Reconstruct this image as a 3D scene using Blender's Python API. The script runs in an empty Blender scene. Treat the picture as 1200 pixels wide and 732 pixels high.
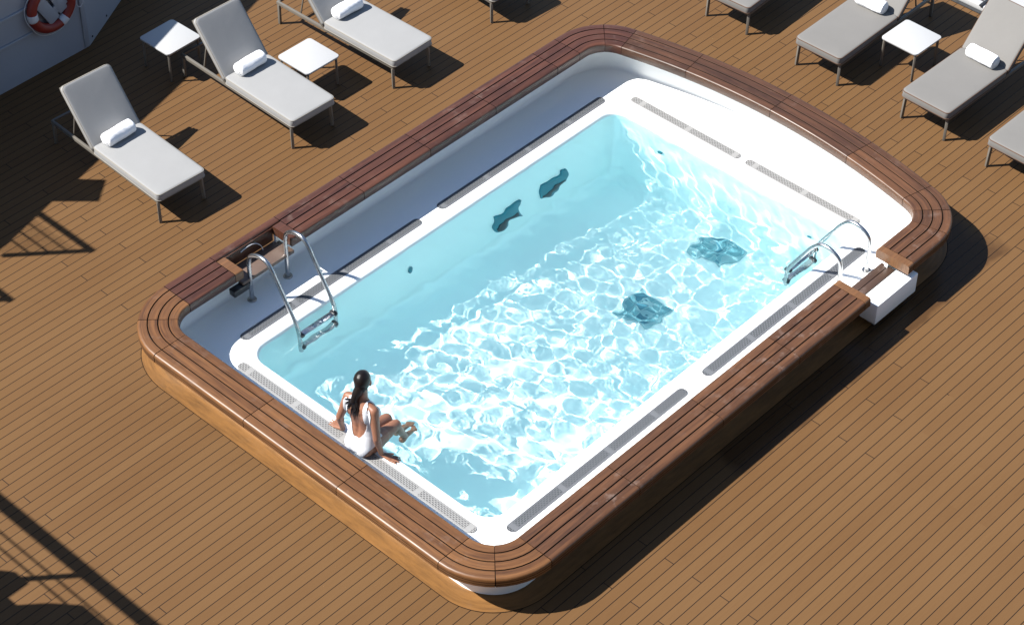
import bpy, bmesh, math, random
import numpy as np
from mathutils import Vector, Matrix

R = math.radians
random.seed(7)
rng = np.random.default_rng(11)
sc = bpy.context.scene
COL = sc.collection

# ------------------------------------------------------------------ camera
cam_d = bpy.data.cameras.new("camera")
cam = bpy.data.objects.new("camera", cam_d)
COL.objects.link(cam)
cam_d.sensor_width = 36.0
cam_d.lens = 36.0 * 2605.4 / 1200.0
cam_d.clip_start = 0.5
cam_d.clip_end = 2000
YAW, PITCH, ROLL = R(42.6191), R(42.5343), R(0.5717)
fwd = Vector((math.cos(YAW) * math.cos(PITCH), math.sin(YAW) * math.cos(PITCH), -math.sin(PITCH)))
rgt = Vector((math.sin(YAW), -math.cos(YAW), 0))
upv = rgt.cross(fwd)
r2 = rgt * math.cos(ROLL) + upv * math.sin(ROLL)
u2 = -rgt * math.sin(ROLL) + upv * math.cos(ROLL)
m3 = Matrix((r2, u2, -fwd)).transposed()
cam.matrix_world = Matrix.Translation((-13.4, -11.6, 16.0)) @ m3.to_4x4()
sc.camera = cam

# ------------------------------------------------------------------ light
SUNV = Vector((0.696, -0.613, -1.0)).normalized()       # direction the light travels
SUN_EL = math.asin(-SUNV.z)
world = bpy.data.worlds.new("World")
sc.world = world
world.use_nodes = True
nt = world.node_tree
nt.nodes.clear()
sky = nt.nodes.new("ShaderNodeTexSky")
sky.sky_type = 'NISHITA'
sky.sun_disc = False
sky.ozone_density = 1.6
sky.dust_density = 0.3
sky.sun_elevation = SUN_EL
sky.sun_rotation = math.atan2(-SUNV.x, -SUNV.y)
bg = nt.nodes.new("ShaderNodeBackground")
bg.inputs[1].default_value = 0.070
wo = nt.nodes.new("ShaderNodeOutputWorld")
nt.links.new(sky.outputs[0], bg.inputs[0])
nt.links.new(bg.outputs[0], wo.inputs[0])
sun_d = bpy.data.lights.new("sun", 'SUN')
sun_d.energy = 5.0
sun_d.angle = R(0.5)
sun_d.color = (1.0, 0.96, 0.90)
sun_d.cycles.is_caustics_light = True
sun = bpy.data.objects.new("sun", sun_d)
COL.objects.link(sun)
sun.rotation_euler = SUNV.to_track_quat('-Z', 'Y').to_euler()
sun.location = (-20, 18, 30)

sc.view_settings.view_transform = 'Standard'
sc.view_settings.look = 'None'
sc.view_settings.exposure = 1.24
sc.view_settings.gamma = 1.0
sc.view_settings.use_curve_mapping = False
sc.render.engine = 'CYCLES'
cy = sc.cycles
cy.use_denoising = True
cy.use_adaptive_sampling = False
cy.max_bounces = 24
cy.diffuse_bounces = 12
cy.glossy_bounces = 12
cy.transmission_bounces = 12
cy.caustics_refractive = True
cy.caustics_reflective = True
cy.blur_glossy = 0.5
cy.sample_clamp_indirect = 20.0
cy.sample_clamp_direct = 0.0


# ------------------------------------------------------------------ node helpers
class NT:
    def __init__(s, name):
        s.m = bpy.data.materials.new(name)
        s.m.use_nodes = True
        s.t = s.m.node_tree
        s.t.nodes.clear()
        s.out = s.t.nodes.new("ShaderNodeOutputMaterial")

    def n(s, typ, **kw):
        nd = s.t.nodes.new(typ)
        for k, v in kw.items():
            setattr(nd, k, v)
        return nd

    def link(s, a, b):
        s.t.links.new(a, b)

    def val(s, x, sock):
        if isinstance(x, (int, float)):
            sock.default_value = x
        elif isinstance(x, (tuple, list)):
            sock.default_value = x if len(x) == len(sock.default_value) else (*x, 1.0)
        else:
            s.link(x, sock)

    def math(s, op, a, b=None, c=None, clamp=False):
        nd = s.n("ShaderNodeMath", operation=op, use_clamp=clamp)
        s.val(a, nd.inputs[0])
        if b is not None:
            s.val(b, nd.inputs[1])
        if c is not None:
            s.val(c, nd.inputs[2])
        return nd.outputs[0]

    def mix(s, f, a, b, blend='MIX'):
        nd = s.n("ShaderNodeMix", data_type='RGBA', blend_type=blend)
        s.val(f, nd.inputs[0])
        s.val(a, nd.inputs[6])
        s.val(b, nd.inputs[7])
        return nd.outputs[2]

    def noise(s, vec, scale, detail=3, rough=0.55, dim='3D'):
        nd = s.n("ShaderNodeTexNoise", noise_dimensions=dim)
        nd.inputs['Scale'].default_value = scale
        nd.inputs['Detail'].default_value = detail
        nd.inputs['Roughness'].default_value = rough
        if vec is not None:
            s.link(vec, nd.inputs['Vector'])
        return nd.outputs['Fac']

    def ramp(s, f, a, b, lo=0.0, hi=1.0):
        nd = s.n("ShaderNodeMapRange")
        s.val(f, nd.inputs[0])
        for i, v in enumerate((a, b, lo, hi)):
            s.val(v, nd.inputs[1 + i])
        return nd.outputs[0]

    def xyz(s, x, y, z=0.0):
        nd = s.n("ShaderNodeCombineXYZ")
        s.val(x, nd.inputs[0]); s.val(y, nd.inputs[1]); s.val(z, nd.inputs[2])
        return nd.outputs[0]

    def sep(s, v):
        nd = s.n("ShaderNodeSeparateXYZ")
        s.link(v, nd.inputs[0])
        return nd.outputs

    def white(s, x):
        nd = s.n("ShaderNodeTexWhiteNoise", noise_dimensions='1D')
        s.val(x, nd.inputs['W'])
        return nd.outputs['Value']

    def bsdf(s, color, rough=0.5, metal=0.0, bump=None, bstr=0.2, bdist=0.01, spec=0.5, coat=0.0):
        p = s.n("ShaderNodeBsdfPrincipled")
        s.val(color, p.inputs['Base Color'])
        s.val(rough, p.inputs['Roughness'])
        s.val(metal, p.inputs['Metallic'])
        p.inputs['Specular IOR Level'].default_value = spec
        p.inputs['Coat Weight'].default_value = coat
        if bump is not None:
            b = s.n("ShaderNodeBump")
            b.inputs['Strength'].default_value = bstr
            b.inputs['Distance'].default_value = bdist
            s.link(bump, b.inputs['Height'])
            s.link(b.outputs[0], p.inputs['Normal'])
        s.link(p.outputs[0], s.out.inputs[0])
        return p

    def pos(s):
        return s.n("ShaderNodeNewGeometry").outputs['Position']

    def objc(s):
        return s.n("ShaderNodeTexCoord").outputs['Object']

    def uv(s):
        return s.n("ShaderNodeTexCoord").outputs['UV']


def simple(name, color, rough=0.5, metal=0.0, var=0.12, scale=8.0, bump=0.0, bscale=60.0, spec=0.5, coat=0.0):
    t = NT(name)
    v = t.objc()
    n = t.noise(v, scale, 4)
    lo = tuple(c * (1 - var) for c in color)
    hi = tuple(min(1, c * (1 + var)) for c in color)
    c = t.mix(n, lo, hi)
    bn = t.noise(v, bscale, 2) if bump else None
    t.bsdf(c, t.ramp(n, 0, 1, max(0.02, rough - .06), rough + .06), metal, bn, bump, 0.003, spec, coat)
    return t.m


# ------------------------------------------------------------------ materials
def mat_deck():
    t = NT("deck_planks")
    p = t.pos()
    x, y, z = t.sep(p)
    pitch = 0.11235
    q = t.math('ADD', t.math('DIVIDE', y, pitch), 0.47 + 300)
    idx = t.math('FLOOR', q)
    fr = t.math('FRACT', q)
    # long seams
    d1 = t.math('ABSOLUTE', t.math('SUBTRACT', fr, 0.5))
    seam = t.math('GREATER_THAN', d1, 0.5 - 0.036)
    # staggered butt joints every third plank
    mod = t.math('MODULO', t.math('ADD', idx, 0.0), 3.0)
    off = t.math('ADD', t.math('MULTIPLY', t.math('COMPARE', mod, BUTT[0], 0.1), -2.09),
                 t.math('ADD', t.math('MULTIPLY', t.math('COMPARE', mod, BUTT[1], 0.1), -3.345),
                        t.math('MULTIPLY', t.math('COMPARE', mod, BUTT[2], 0.1), -2.72)))
    L = 3.69
    qx = t.math('ADD', t.math('DIVIDE', t.math('SUBTRACT', x, off), L), 50.5)
    bi = t.math('FLOOR', t.math('ADD', qx, 0.5))
    bx = t.math('ABSOLUTE', t.math('MULTIPLY', t.math('SUBTRACT', t.math('FRACT', qx), 0.5), L))
    butt = t.math('LESS_THAN', bx, 0.0040)
    # the run of planks below the curved end was laid in full lengths
    longrun = t.math('MULTIPLY', t.math('LESS_THAN', y, -3.9), t.math('GREATER_THAN', x, -1.5))
    butt = t.math('MULTIPLY', butt, t.math('SUBTRACT', 1.0, longrun))
    line = t.math('MAXIMUM', seam, butt)
    # per-board tint
    rnd = t.white(t.math('ADD', t.math('MULTIPLY', idx, 7.31), t.math('MULTIPLY', bi, 3.77)))
    v1 = t.xyz(t.math('MULTIPLY', x, 1.3), t.math('MULTIPLY', y, 26.0), rnd)
    grain = t.noise(v1, 2.2, 5, 0.6)
    fine = t.noise(t.xyz(t.math('MULTIPLY', x, 9.0), t.math('MULTIPLY', y, 160.0), 0.0), 1.0, 3, 0.7)
    patch = t.noise(p, 0.55, 4, 0.55)
    speck = t.noise(p, 170.0, 2, 0.8)
    c = t.mix(t.ramp(rnd, 0, 1, 0.0, 1.0), (0.1011, 0.0506, 0.0187), (0.1197, 0.0634, 0.0249))
    c = t.mix(t.ramp(grain, 0.3, 0.75, 0.0, 0.45), c, (0.0866, 0.0411, 0.0148))
    c = t.mix(t.ramp(fine, 0.4, 0.8, 0, 0.30), c, (0.1362, 0.0770, 0.0331))
    c = t.mix(t.ramp(patch, 0.35, 0.72, 0.0, 0.45), c, (0.1300, 0.0720, 0.0312))
    c = t.mix(t.ramp(speck, 0.35, 0.75, 0.0, 0.22), c, (0.0578, 0.0300, 0.0117))
    stain = t.noise(p, 1.7, 5, 0.7)
    c = t.mix(t.ramp(stain, 0.62, 0.8, 0.0, 0.30), c, (0.0701, 0.0365, 0.0156))
    # water splashed round the boarding step
    wn = t.noise(p, 1.6, 4, 0.6)
    wx = t.ramp(t.math('ADD', x, t.math('MULTIPLY', wn, 0.5)), -0.55, -0.42)
    wy = t.ramp(t.math('ADD', t.math('ABSOLUTE', t.math('ADD', y, 2.55)), t.math('MULTIPLY', wn, 0.25)), 0.66, 0.60)
    wx2 = t.ramp(t.math('ADD', x, t.math('MULTIPLY', wn, 0.6)), 4.3, 4.1)
    wet = t.math('MULTIPLY', t.math('MULTIPLY', wx, wx2), wy)
    c = t.mix(t.math('MULTIPLY', wet, 0.55), c, (0.0270, 0.0144, 0.0084))
    c = t.mix(t.math('MULTIPLY', line, 0.97), c, (0.0072, 0.0048, 0.0042))
    rough = t.ramp(grain, 0, 1, 0.50, 0.68)
    rough = t.math('SUBTRACT', rough, t.math('MULTIPLY', wet, 0.3))
    h = t.math('SUBTRACT', t.math('ADD', t.math('MULTIPLY', grain, 0.25), t.math('MULTIPLY', fine, 0.15)), line)
    t.bsdf(c, rough, 0, h, 0.35, 0.003, 0.16)
    return t.m


BUTT = (0, 1, 2)   # overwritten below with the plank classes


def mat_wood(name, dark, light, worn=0.35, rough=0.42, spec=0.5):
    t = NT(name)
    u = t.uv()
    a, b, _ = t.sep(u)
    info = t.n("ShaderNodeObjectInfo").outputs['Random']
    board = t.math('FLOOR', t.math('MULTIPLY', b, 9.41))
    rnd = t.white(t.math('ADD', t.math('MULTIPLY', info, 91.7), t.math('MULTIPLY', board, 5.13)))
    gv = t.xyz(t.math('MULTIPLY', a, 1.6), t.math('MULTIPLY', b, 34.0), t.math('MULTIPLY', rnd, 20))
    grain = t.noise(gv, 2.0, 6, 0.65)
    fine = t.noise(t.xyz(t.math('MULTIPLY', a, 7), t.math('MULTIPLY', b, 210.0), rnd), 1.0, 3, 0.7)
    p = t.pos()
    big = t.noise(p, 2.6, 4, 0.6)
    c = t.mix(t.ramp(rnd, 0, 1, 0.0, 1.0), dark, light)
    c = t.mix(t.ramp(grain, 0.38, 0.66, 0.0, 0.75), c, tuple(x * 0.42 for x in dark))
    streak = t.noise(t.xyz(t.math('MULTIPLY', a, .8), t.math('MULTIPLY', b, 11.0), t.math('MULTIPLY', rnd, 33)), 1.5, 4, .6)
    c = t.mix(t.ramp(streak, 0.48, 0.72, 0.0, 0.6), c, tuple(min(1, x * 1.45) for x in light))
    c = t.mix(t.ramp(fine, 0.45, 0.8, 0.0, 0.35), c, tuple(min(1, x * 1.5) for x in light))
    c = t.mix(t.ramp(big, 0.35, 0.7, 0.0, 0.4), c, light)
    salt = t.noise(p, 5.5, 6, 0.72)
    salt2 = t.noise(p, 1.1, 2, 0.5)
    sm = t.math('MULTIPLY', t.ramp(salt, 0.54, 0.75), t.ramp(salt2, 0.42, 0.62))
    c = t.mix(t.math('MULTIPLY', sm, worn), c, (0.21, 0.155, 0.13))
    h = t.math('ADD', t.math('MULTIPLY', grain, 0.5), t.math('MULTIPLY', fine, 0.25))
    t.bsdf(c, t.ramp(t.math('ADD', grain, t.math('MULTIPLY', sm, .5)), 0.2, 1.0, rough - .08, rough + .15), 0, h, 0.25, 0.003, spec)
    return t.m


def mat_gel():
    t = NT("white_gelcoat")
    p = t.pos()
    n = t.noise(p, 1.2, 4)
    n2 = t.noise(p, 14.0, 4, 0.7)
    c = t.mix(n, (0.82, 0.845, 0.845), (0.86, 0.875, 0.87))
    c = t.mix(t.ramp(n2, 0.6, 0.85, 0, 0.10), c, (0.55, 0.56, 0.54))
    t.bsdf(c, t.ramp(n, 0, 1, 0.28, 0.42), 0, n2, 0.05, 0.002, 0.5)
    return t.m


def mat_basin():
    t = NT("pool_paint")
    p = t.pos()
    n = t.noise(p, 0.9, 4)
    n2 = t.noise(p, 9.0, 5, 0.75)
    c = t.mix(n, (0.745, 0.910, 0.918), (0.775, 0.922, 0.928))
    c = t.mix(t.ramp(n2, 0.66, 0.85, 0, 0.25), c, (0.38, 0.52, 0.55))
    t.bsdf(c, 0.6, 0, None, spec=0.2)
    return t.m


def mat_water():
    t = NT("pool_water")
    g = t.n("ShaderNodeBsdfGlass")
    g.inputs['Color'].default_value = (0.96, 0.998, 1.0, 1)
    g.inputs['Roughness'].default_value = 0.0
    g.inputs['IOR'].default_value = 1.333
    t.link(g.outputs[0], t.out.inputs[0])
    return t.m


def mat_grate(name, base, hole):
    t = NT(name)
    u = t.uv()
    a, b, _ = t.sep(u)
    # rows of short slots, every other row shifted
    row = t.math('DIVIDE', b, 0.0205)
    ri = t.math('FLOOR', row)
    sh = t.math('MULTIPLY', t.math('MODULO', ri, 2.0), 0.5)
    cx = t.math('FRACT', t.math('ADD', t.math('DIVIDE', a, 0.040), sh))
    fx = t.math('LESS_THAN', t.math('ABSOLUTE', t.math('SUBTRACT', cx, 0.5)), 0.33)
    fy = t.math('LESS_THAN', t.math('ABSOLUTE', t.math('SUBTRACT', t.math('FRACT', row), 0.5)), 0.27)
    side = t.math('LESS_THAN', t.math('ABSOLUTE', t.math('SUBTRACT', b, 0.0615)), 0.048)
    # solid bands where two lengths meet, and a solid nose
    seg = t.math('ABSOLUTE', t.math('SUBTRACT', t.math('FRACT', t.math('DIVIDE', t.math('SUBTRACT', a, 0.07), 0.70)), 0.5))
    band = t.math('LESS_THAN', seg, 0.455)
    m = t.math('MULTIPLY', t.math('MULTIPLY', fx, fy), t.math('MULTIPLY', side, band))
    n = t.noise(t.pos(), 7.0, 4)
    c = t.mix(n, tuple(x * .88 for x in base), base)
    c = t.mix(m, c, hole)
    t.bsdf(c, 0.45, 0, t.math('SUBTRACT', 1.0, m), 0.6, 0.006, 0.4)
    return t.m


def mat_fabric(name, color):
    t = NT(name)
    v = t.objc()
    n = t.noise(v, 3.0, 4)
    w = t.noise(v, 260.0, 2, 0.6)
    wr = t.noise(v, 9.0, 3, 0.5)
    c = t.mix(n, tuple(x * .92 for x in color), tuple(min(1, x * 1.05) for x in color))
    c = t.mix(t.ramp(w, 0.3, 0.8, 0, 0.14), c, tuple(x * .6 for x in color))
    t.bsdf(c, 0.8, 0, t.math('ADD', t.math('MULTIPLY', w, 0.12), wr), 0.22, 0.006, 0.2)
    return t.m


def mat_skin():
    t = NT("tanned_skin")
    v = t.objc()
    n = t.noise(v, 9.0, 3)
    c = t.mix(n, (0.185, 0.080, 0.045), (0.245, 0.112, 0.066))
    p = t.bsdf(c, 0.42, 0, t.noise(v, 120, 2), 0.05, 0.002, 0.5)
    p.inputs['Subsurface Weight'].default_value = 0.09
    p.inputs['Subsurface Radius'].default_value = (0.02, 0.008, 0.004)
    return t.m


def mat_towel():
    t = NT("white_terry")
    v = t.objc()
    w = t.noise(v, 190.0, 3, 0.7)
    n = t.noise(v, 14.0, 3)
    c = t.mix(w, (0.74, 0.75, 0.78), (0.86, 0.87, 0.88))
    t.bsdf(c, 0.95, 0, t.math('ADD', w, t.math('MULTIPLY', n, 2.0)), 0.6, 0.006, 0.1)
    return t.m


def mat_mesh_panel():
    t = NT("railing_net")
    v = t.pos()
    x, y, z = t.sep(v)
    a = t.math('FRACT', t.math('DIVIDE', y, 0.03))
    b = t.math('FRACT', t.math('DIVIDE', z, 0.03))
    m = t.math('MAXIMUM', t.math('LESS_THAN', a, 0.12), t.math('LESS_THAN', b, 0.12))
    d = t.n("ShaderNodeBsdfDiffuse")
    d.inputs[0].default_value = (0.3, 0.3, 0.3, 1)
    tr = t.n("ShaderNodeBsdfTransparent")
    mx = t.n("ShaderNodeMixShader")
    t.link(m, mx.inputs[0]); t.link(tr.outputs[0], mx.inputs[1]); t.link(d.outputs[0], mx.inputs[2])
    t.link(mx.outputs[0], t.out.inputs[0])
    return t.m


# plank classes: planks 0, 1, 2 (mod 3) as counted in the photograph, shifted by the node's +300 offset
def _cls(yc):
    return math.floor(yc / 0.11235 + 0.47 + 300) % 3


BUTT = (_cls(4.822), _cls(4.941), _cls(4.714))

M = {}
M['deck'] = mat_deck()
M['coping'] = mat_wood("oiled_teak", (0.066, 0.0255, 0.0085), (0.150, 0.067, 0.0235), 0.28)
M['coping_dark'] = mat_wood("deep_teak", (0.040, 0.0145, 0.0085), (0.076, 0.029, 0.016), 0.34, 0.36)  # darker, redder rim teak used along the far side
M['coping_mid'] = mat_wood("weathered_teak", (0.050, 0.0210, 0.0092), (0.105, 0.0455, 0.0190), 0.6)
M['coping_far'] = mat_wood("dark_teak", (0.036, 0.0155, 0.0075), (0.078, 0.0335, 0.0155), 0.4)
M['endwood'] = mat_wood("pale_teak", (0.105, 0.047, 0.018), (0.140, 0.065, 0.026), 0.1)
M['tread'] = mat_wood('worn_teak', (0.070, 0.043, 0.032), (0.112, 0.078, 0.062), 0.9)
M['tread_dark'] = mat_wood('dark_tread', (0.048, 0.027, 0.018), (0.078, 0.046, 0.032), 0.8)
M['margin'] = mat_wood("margin_plank", (0.1551, 0.0715, 0.0192), (0.1714, 0.0821, 0.0249), 0.05, 0.5, 0.3)
M['caulk'] = simple("black_caulk", (0.008, 0.006, 0.005), 0.9, spec=0.05)
M['gel'] = mat_gel()
M['basin'] = mat_basin()
M['water'] = mat_water()
M['grate_light'] = mat_grate("light_grate", (0.27, 0.27, 0.268), (0.06, 0.06, 0.06))
M['grate_dark'] = mat_grate("grey_grate", (0.125, 0.132, 0.143), (0.015, 0.018, 0.02))
M['chrome'] = simple("polished_steel", (0.43, 0.44, 0.45), 0.27, 1.0, 0.05)
M['steel'] = simple("brushed_steel", (0.36, 0.36, 0.36), 0.3, 1.0, 0.1)
M['black'] = simple("black_plastic", (0.02, 0.021, 0.023), 0.4)
M['taupe'] = simple("taupe_powder_coat", (0.1128, 0.1032, 0.0888), 0.45, 0.0, 0.08, 5.0, 0.05)
M['cushion_light'] = mat_fabric("pale_cushion_cloth", (0.240, 0.243, 0.245))
M['cushion_grey'] = mat_fabric("taupe_cushion_cloth", (0.150, 0.146, 0.140))
M['pipe_light'] = simple("pale_piping", (0.1920, 0.1776, 0.1536), 0.8)
M['pipe_dark'] = simple("brown_piping", (0.0768, 0.0408, 0.0240), 0.8)
M['sling'] = simple("dark_webbing", (0.05, 0.05, 0.055), 0.8)
M['table'] = simple("white_table_top", (0.35, 0.355, 0.36), 0.45, 0, 0.03, 4.0)
M['towel'] = mat_towel()
M['wall'] = simple("white_bulkhead_paint", (0.28, 0.305, 0.35), 0.4, 0, 0.05, 2.5, 0.03, 30)
M['slab'] = simple("upper_deck_paint", (0.30, 0.305, 0.31), 0.5)
M['orange'] = simple("lifebuoy_red", (0.20, 0.018, 0.011), 0.5, 0, 0.1)
M['band'] = simple("white_band", (0.50, 0.51, 0.54), 0.6)
M['teal'] = simple("teal_fitting", (0.012, 0.17, 0.22), 0.4)
M['slot'] = simple("drain_tile_teal", (0.13, 0.33, 0.39), 0.5)
M['tile'] = simple("drain_tile_dark", (0.05, 0.19, 0.26), 0.5)
M['drain'] = simple("blue_drain_cover", (0.26, 0.46, 0.51), 0.45, 0, 0.2)
M['skin'] = mat_skin()
M['suit'] = simple("white_swimsuit_cloth", (0.52, 0.53, 0.56), 0.75, 0, 0.03, 12, 0.1, 200)
M['hair'] = simple("wet_dark_hair", (0.007, 0.005, 0.0045), 0.36, 0, 0.3, 30, 0.5, 90, spec=0.28)
M['nail'] = simple("nail", (0.5, 0.2, 0.16), 0.3)
M['net'] = mat_mesh_panel()
M['sea'] = simple("sea_blue", (0.01, 0.05, 0.09), 0.1)


# ------------------------------------------------------------------ object helpers
def tag(o, label=None, cat=None, group=None, kind=None):
    for k, v in (('label', label), ('category', cat), ('group', group), ('kind', kind)):
        if v:
            o[k] = v
    return o


def mesh_obj(name, verts, faces, mats, parent=None, smooth=False, mi=None, uvs=None, loc=None, rotz=None):
    me = bpy.data.meshes.new(name)
    me.from_pydata([tuple(v) for v in verts], [], faces)
    for m in (mats if isinstance(mats, (list, tuple)) else [mats]):
        me.materials.append(m)
    if mi is not None:
        me.polygons.foreach_set('material_index', mi)
    if smooth:
        me.polygons.foreach_set('use_smooth', [True] * len(me.polygons))
    if uvs is not None:
        ul = me.uv_layers.new(name="UVMap")
        flat = []
        for p in me.polygons:
            for li in p.loop_indices:
                flat.extend(uvs[li])
        ul.data.foreach_set('uv', flat)
    me.update()
    o = bpy.data.objects.new(name, me)
    COL.objects.link(o)
    if parent:
        o.parent = parent
    if loc is not None:
        o.location = loc
    if rotz is not None:
        o.rotation_euler = (0, 0, rotz)
    return o


def bm_obj(name, bm, mats, parent=None, smooth=False, autosmooth=None):
    bmesh.ops.recalc_face_normals(bm, faces=bm.faces)
    me = bpy.data.meshes.new(name)
    bm.to_mesh(me)
    bm.free()
    for m in (mats if isinstance(mats, (list, tuple)) else [mats]):
        me.materials.append(m)
    if smooth:
        me.polygons.foreach_set('use_smooth', [True] * len(me.polygons))
        if autosmooth:
            me.set_sharp_from_angle(angle=R(autosmooth))
    o = bpy.data.objects.new(name, me)
    COL.objects.link(o)
    if parent:
        o.parent = parent
    return o


def bm_box(x0, x1, y0, y1, z0, z1, bev=0.0, seg=2, bm=None):
    bm = bm or bmesh.new()
    r = bmesh.ops.create_cube(bm, size=1.0)
    for v in r['verts']:
        v.co = Vector(((x0 + x1) / 2 + v.co.x * (x1 - x0), (y0 + y1) / 2 + v.co.y * (y1 - y0), (z0 + z1) / 2 + v.co.z * (z1 - z0)))
    if bev:
        es = {e for v in r['verts'] for e in v.link_edges}
        bmesh.ops.bevel(bm, geom=list(es), offset=bev, segments=seg, profile=0.5, affect='EDGES')
    return bm


def box(name, mat, x0, x1, y0, y1, z0, z1, parent=None, bev=0.004, seg=2):
    return bm_obj(name, bm_box(x0, x1, y0, y1, z0, z1, bev, seg), mat, parent, True, 40)


def bar_verts(a, b, w, h, up=Vector((0, 0, 1))):
    a, b = Vector(a), Vector(b)
    d = (b - a).normalized()
    s = d.cross(up)
    if s.length < 1e-4:
        s = Vector((1, 0, 0))
    s.normalize()
    t = s.cross(d).normalized()
    vs = []
    for p in (a, b):
        for i, j in ((-1, -1), (1, -1), (1, 1), (-1, 1)):
            vs.append(p + s * (i * w / 2) + t * (j * h / 2))
    return vs, [(0, 1, 2, 3), (7, 6, 5, 4), (0, 4, 5, 1), (1, 5, 6, 2), (2, 6, 7, 3), (3, 7, 4, 0)]


def bar(name, mat, a, b, w, h, parent=None, bev=0.004, up=Vector((0, 0, 1))):
    vs, fs = bar_verts(a, b, w, h, up)
    bm = bmesh.new()
    bv = [bm.verts.new(v) for v in vs]
    for f in fs:
        bm.faces.new([bv[i] for i in f])
    if bev:
        bmesh.ops.bevel(bm, geom=list(bm.edges), offset=bev, segments=2, profile=0.5, affect='EDGES')
    return bm_obj(name, bm, mat, parent, True, 40)


def tube_geo(pts, rad, seg=12, closed=False):
    pts = [Vector(p) for p in pts]
    n = len(pts)
    rads = rad if isinstance(rad, (list, tuple)) else [rad] * n
    vs, fs = [], []
    ref = None
    for i, p in enumerate(pts):
        if closed:
            d = (pts[(i + 1) % n] - pts[i - 1]).normalized()
        else:
            d = (pts[min(i + 1, n - 1)] - pts[max(i - 1, 0)]).normalized()
        if ref is None:
            ref = Vector((0, 0, 1)) if abs(d.z) < 0.9 else Vector((1, 0, 0))
        s = d.cross(ref).normalized()
        t = s.cross(d).normalized()
        ref = t
        for k in range(seg):
            a = 2 * math.pi * k / seg
            vs.append(p + (s * math.cos(a) + t * math.sin(a)) * rads[i])
    m = n if closed else n - 1
    for i in range(m):
        for k in range(seg):
            a, b = i * seg + k, i * seg + (k + 1) % seg
            j = (i + 1) % n
            fs.append((a, b, j * seg + (k + 1) % seg, j * seg + k))
    if not closed:
        fs.append(tuple(range(seg))[::-1])
        fs.append(tuple((n - 1) * seg + k for k in range(seg)))
    return vs, fs


def tube(name, mat, pts, rad, parent=None, seg=12, closed=False):
    vs, fs = tube_geo(pts, rad, seg, closed)
    o = mesh_obj(name, vs, fs, mat, parent, True)
    o.data.set_sharp_from_angle(angle=R(50))
    return o


def smooth_path(pts, it=2):
    pts = [Vector(p) for p in pts]
    for _ in range(it):
        q = [pts[0]]
        for a, b in zip(pts[:-1], pts[1:]):
            q += [a.lerp(b, .25), a.lerp(b, .75)]
        q.append(pts[-1])
        pts = q
    return pts


def lathe(name, mat, prof, loc=(0, 0, 0), parent=None, seg=24):
    vs, fs = [], []
    n = len(prof)
    for r, z in prof:
        for k in range(seg):
            a = 2 * math.pi * k / seg
            vs.append((loc[0] + r * math.cos(a), loc[1] + r * math.sin(a), loc[2] + z))
    for i in range(n - 1):
        for k in range(seg):
            fs.append((i * seg + k, i * seg + (k + 1) % seg, (i + 1) * seg + (k + 1) % seg, (i + 1) * seg + k))
    fs.append(tuple(range(seg))[::-1])
    fs.append(tuple((n - 1) * seg + k for k in range(seg)))
    o = mesh_obj(name, vs, fs, mat, parent, True)
    o.data.set_sharp_from_angle(angle=R(45))
    return o


def empty(name, loc=(0, 0, 0), rotz=0.0):
    o = bpy.data.objects.new(name, None)
    o.empty_display_size = 0.2
    COL.objects.link(o)
    o.location = loc
    o.rotation_euler = (0, 0, rotz)
    return o


def copy_tree(o, parent=None):
    c = o.copy()
    COL.objects.link(c)
    if parent is not None:
        c.parent = parent
    for ch in list(o.children):
        copy_tree(ch, c)
    return c


# ------------------------------------------------------------------ ground

# ------------------------------------------------------------------ pool outline (a skeleton offset outward by d)
SX, SY = -3.193, 2.0
BOW = lambda y: 3.225 - 0.0625 * y * y


def bow_n(y):
    v = Vector((1.0, 0.125 * y))
    return v.normalized()


DMID = 0.53
SEGS = []                                   # (name, length, function t -> (p, n))


def _line(a, b, n):
    a, b, n = Vector(a), Vector(b), Vector(n)
    SEGS.append(((b - a).length, lambda t: (a.lerp(b, t), n)))


def _arc(p, a0, a1):
    p = Vector(p)
    SEGS.append((abs(a1 - a0) * DMID, lambda t: (p, Vector((math.cos(a0 + (a1 - a0) * t), math.sin(a0 + (a1 - a0) * t))))))


ab = math.atan2(bow_n(SY).y, bow_n(SY).x)
_line((SX, SY), (SX, -SY), (-1, 0))
_arc((SX, -SY), math.pi, 1.5 * math.pi)
_line((SX, -SY), (BOW(SY), -SY), (0, -1))
_arc((BOW(SY), -SY), -math.pi / 2, -ab)
SEGS.append((4.6, lambda t: (Vector((BOW(-SY + 2 * SY * t), -SY + 2 * SY * t)), bow_n(-SY + 2 * SY * t))))
_arc((BOW(SY), SY), ab, math.pi / 2)
_line((BOW(SY), SY), (SX, SY), (0, 1))
_arc((SX, SY), math.pi / 2, math.pi)
CUM = np.concatenate([[0], np.cumsum([s[0] for s in SEGS])])
S_LL, S_B, S_LR, S_RB, S_BOW, S_RT, S_UL, S_L = CUM[:8]
TOT = CUM[-1]


def path(s):
    s = s % TOT
    i = min(int(np.searchsorted(CUM, s, side='right')) - 1, len(SEGS) - 1)
    return SEGS[i][1](min(1.0, (s - CUM[i]) / SEGS[i][0]))


def s_lr(x): return S_LR + (x - SX)
def s_ul(x): return S_UL + (BOW(SY) - x)
def s_ll(y): return S_LL + (SY - y)
def s_bow(y): return S_BOW + 4.6 * (y + SY) / (2 * SY)


def loop_samples(step=0.12):
    out = []
    for i, (L, f) in enumerate(SEGS):
        n = max(2, int(math.ceil(L / (step if i % 2 == 0 else 0.045))))
        out += [CUM[i] + L * k / n for k in range(n)]
    return out


def offs(s, d):
    p, n = path(s)
    return p + n * d


ZT = 0.53
DI, DO = 0.315, 0.742


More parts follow.
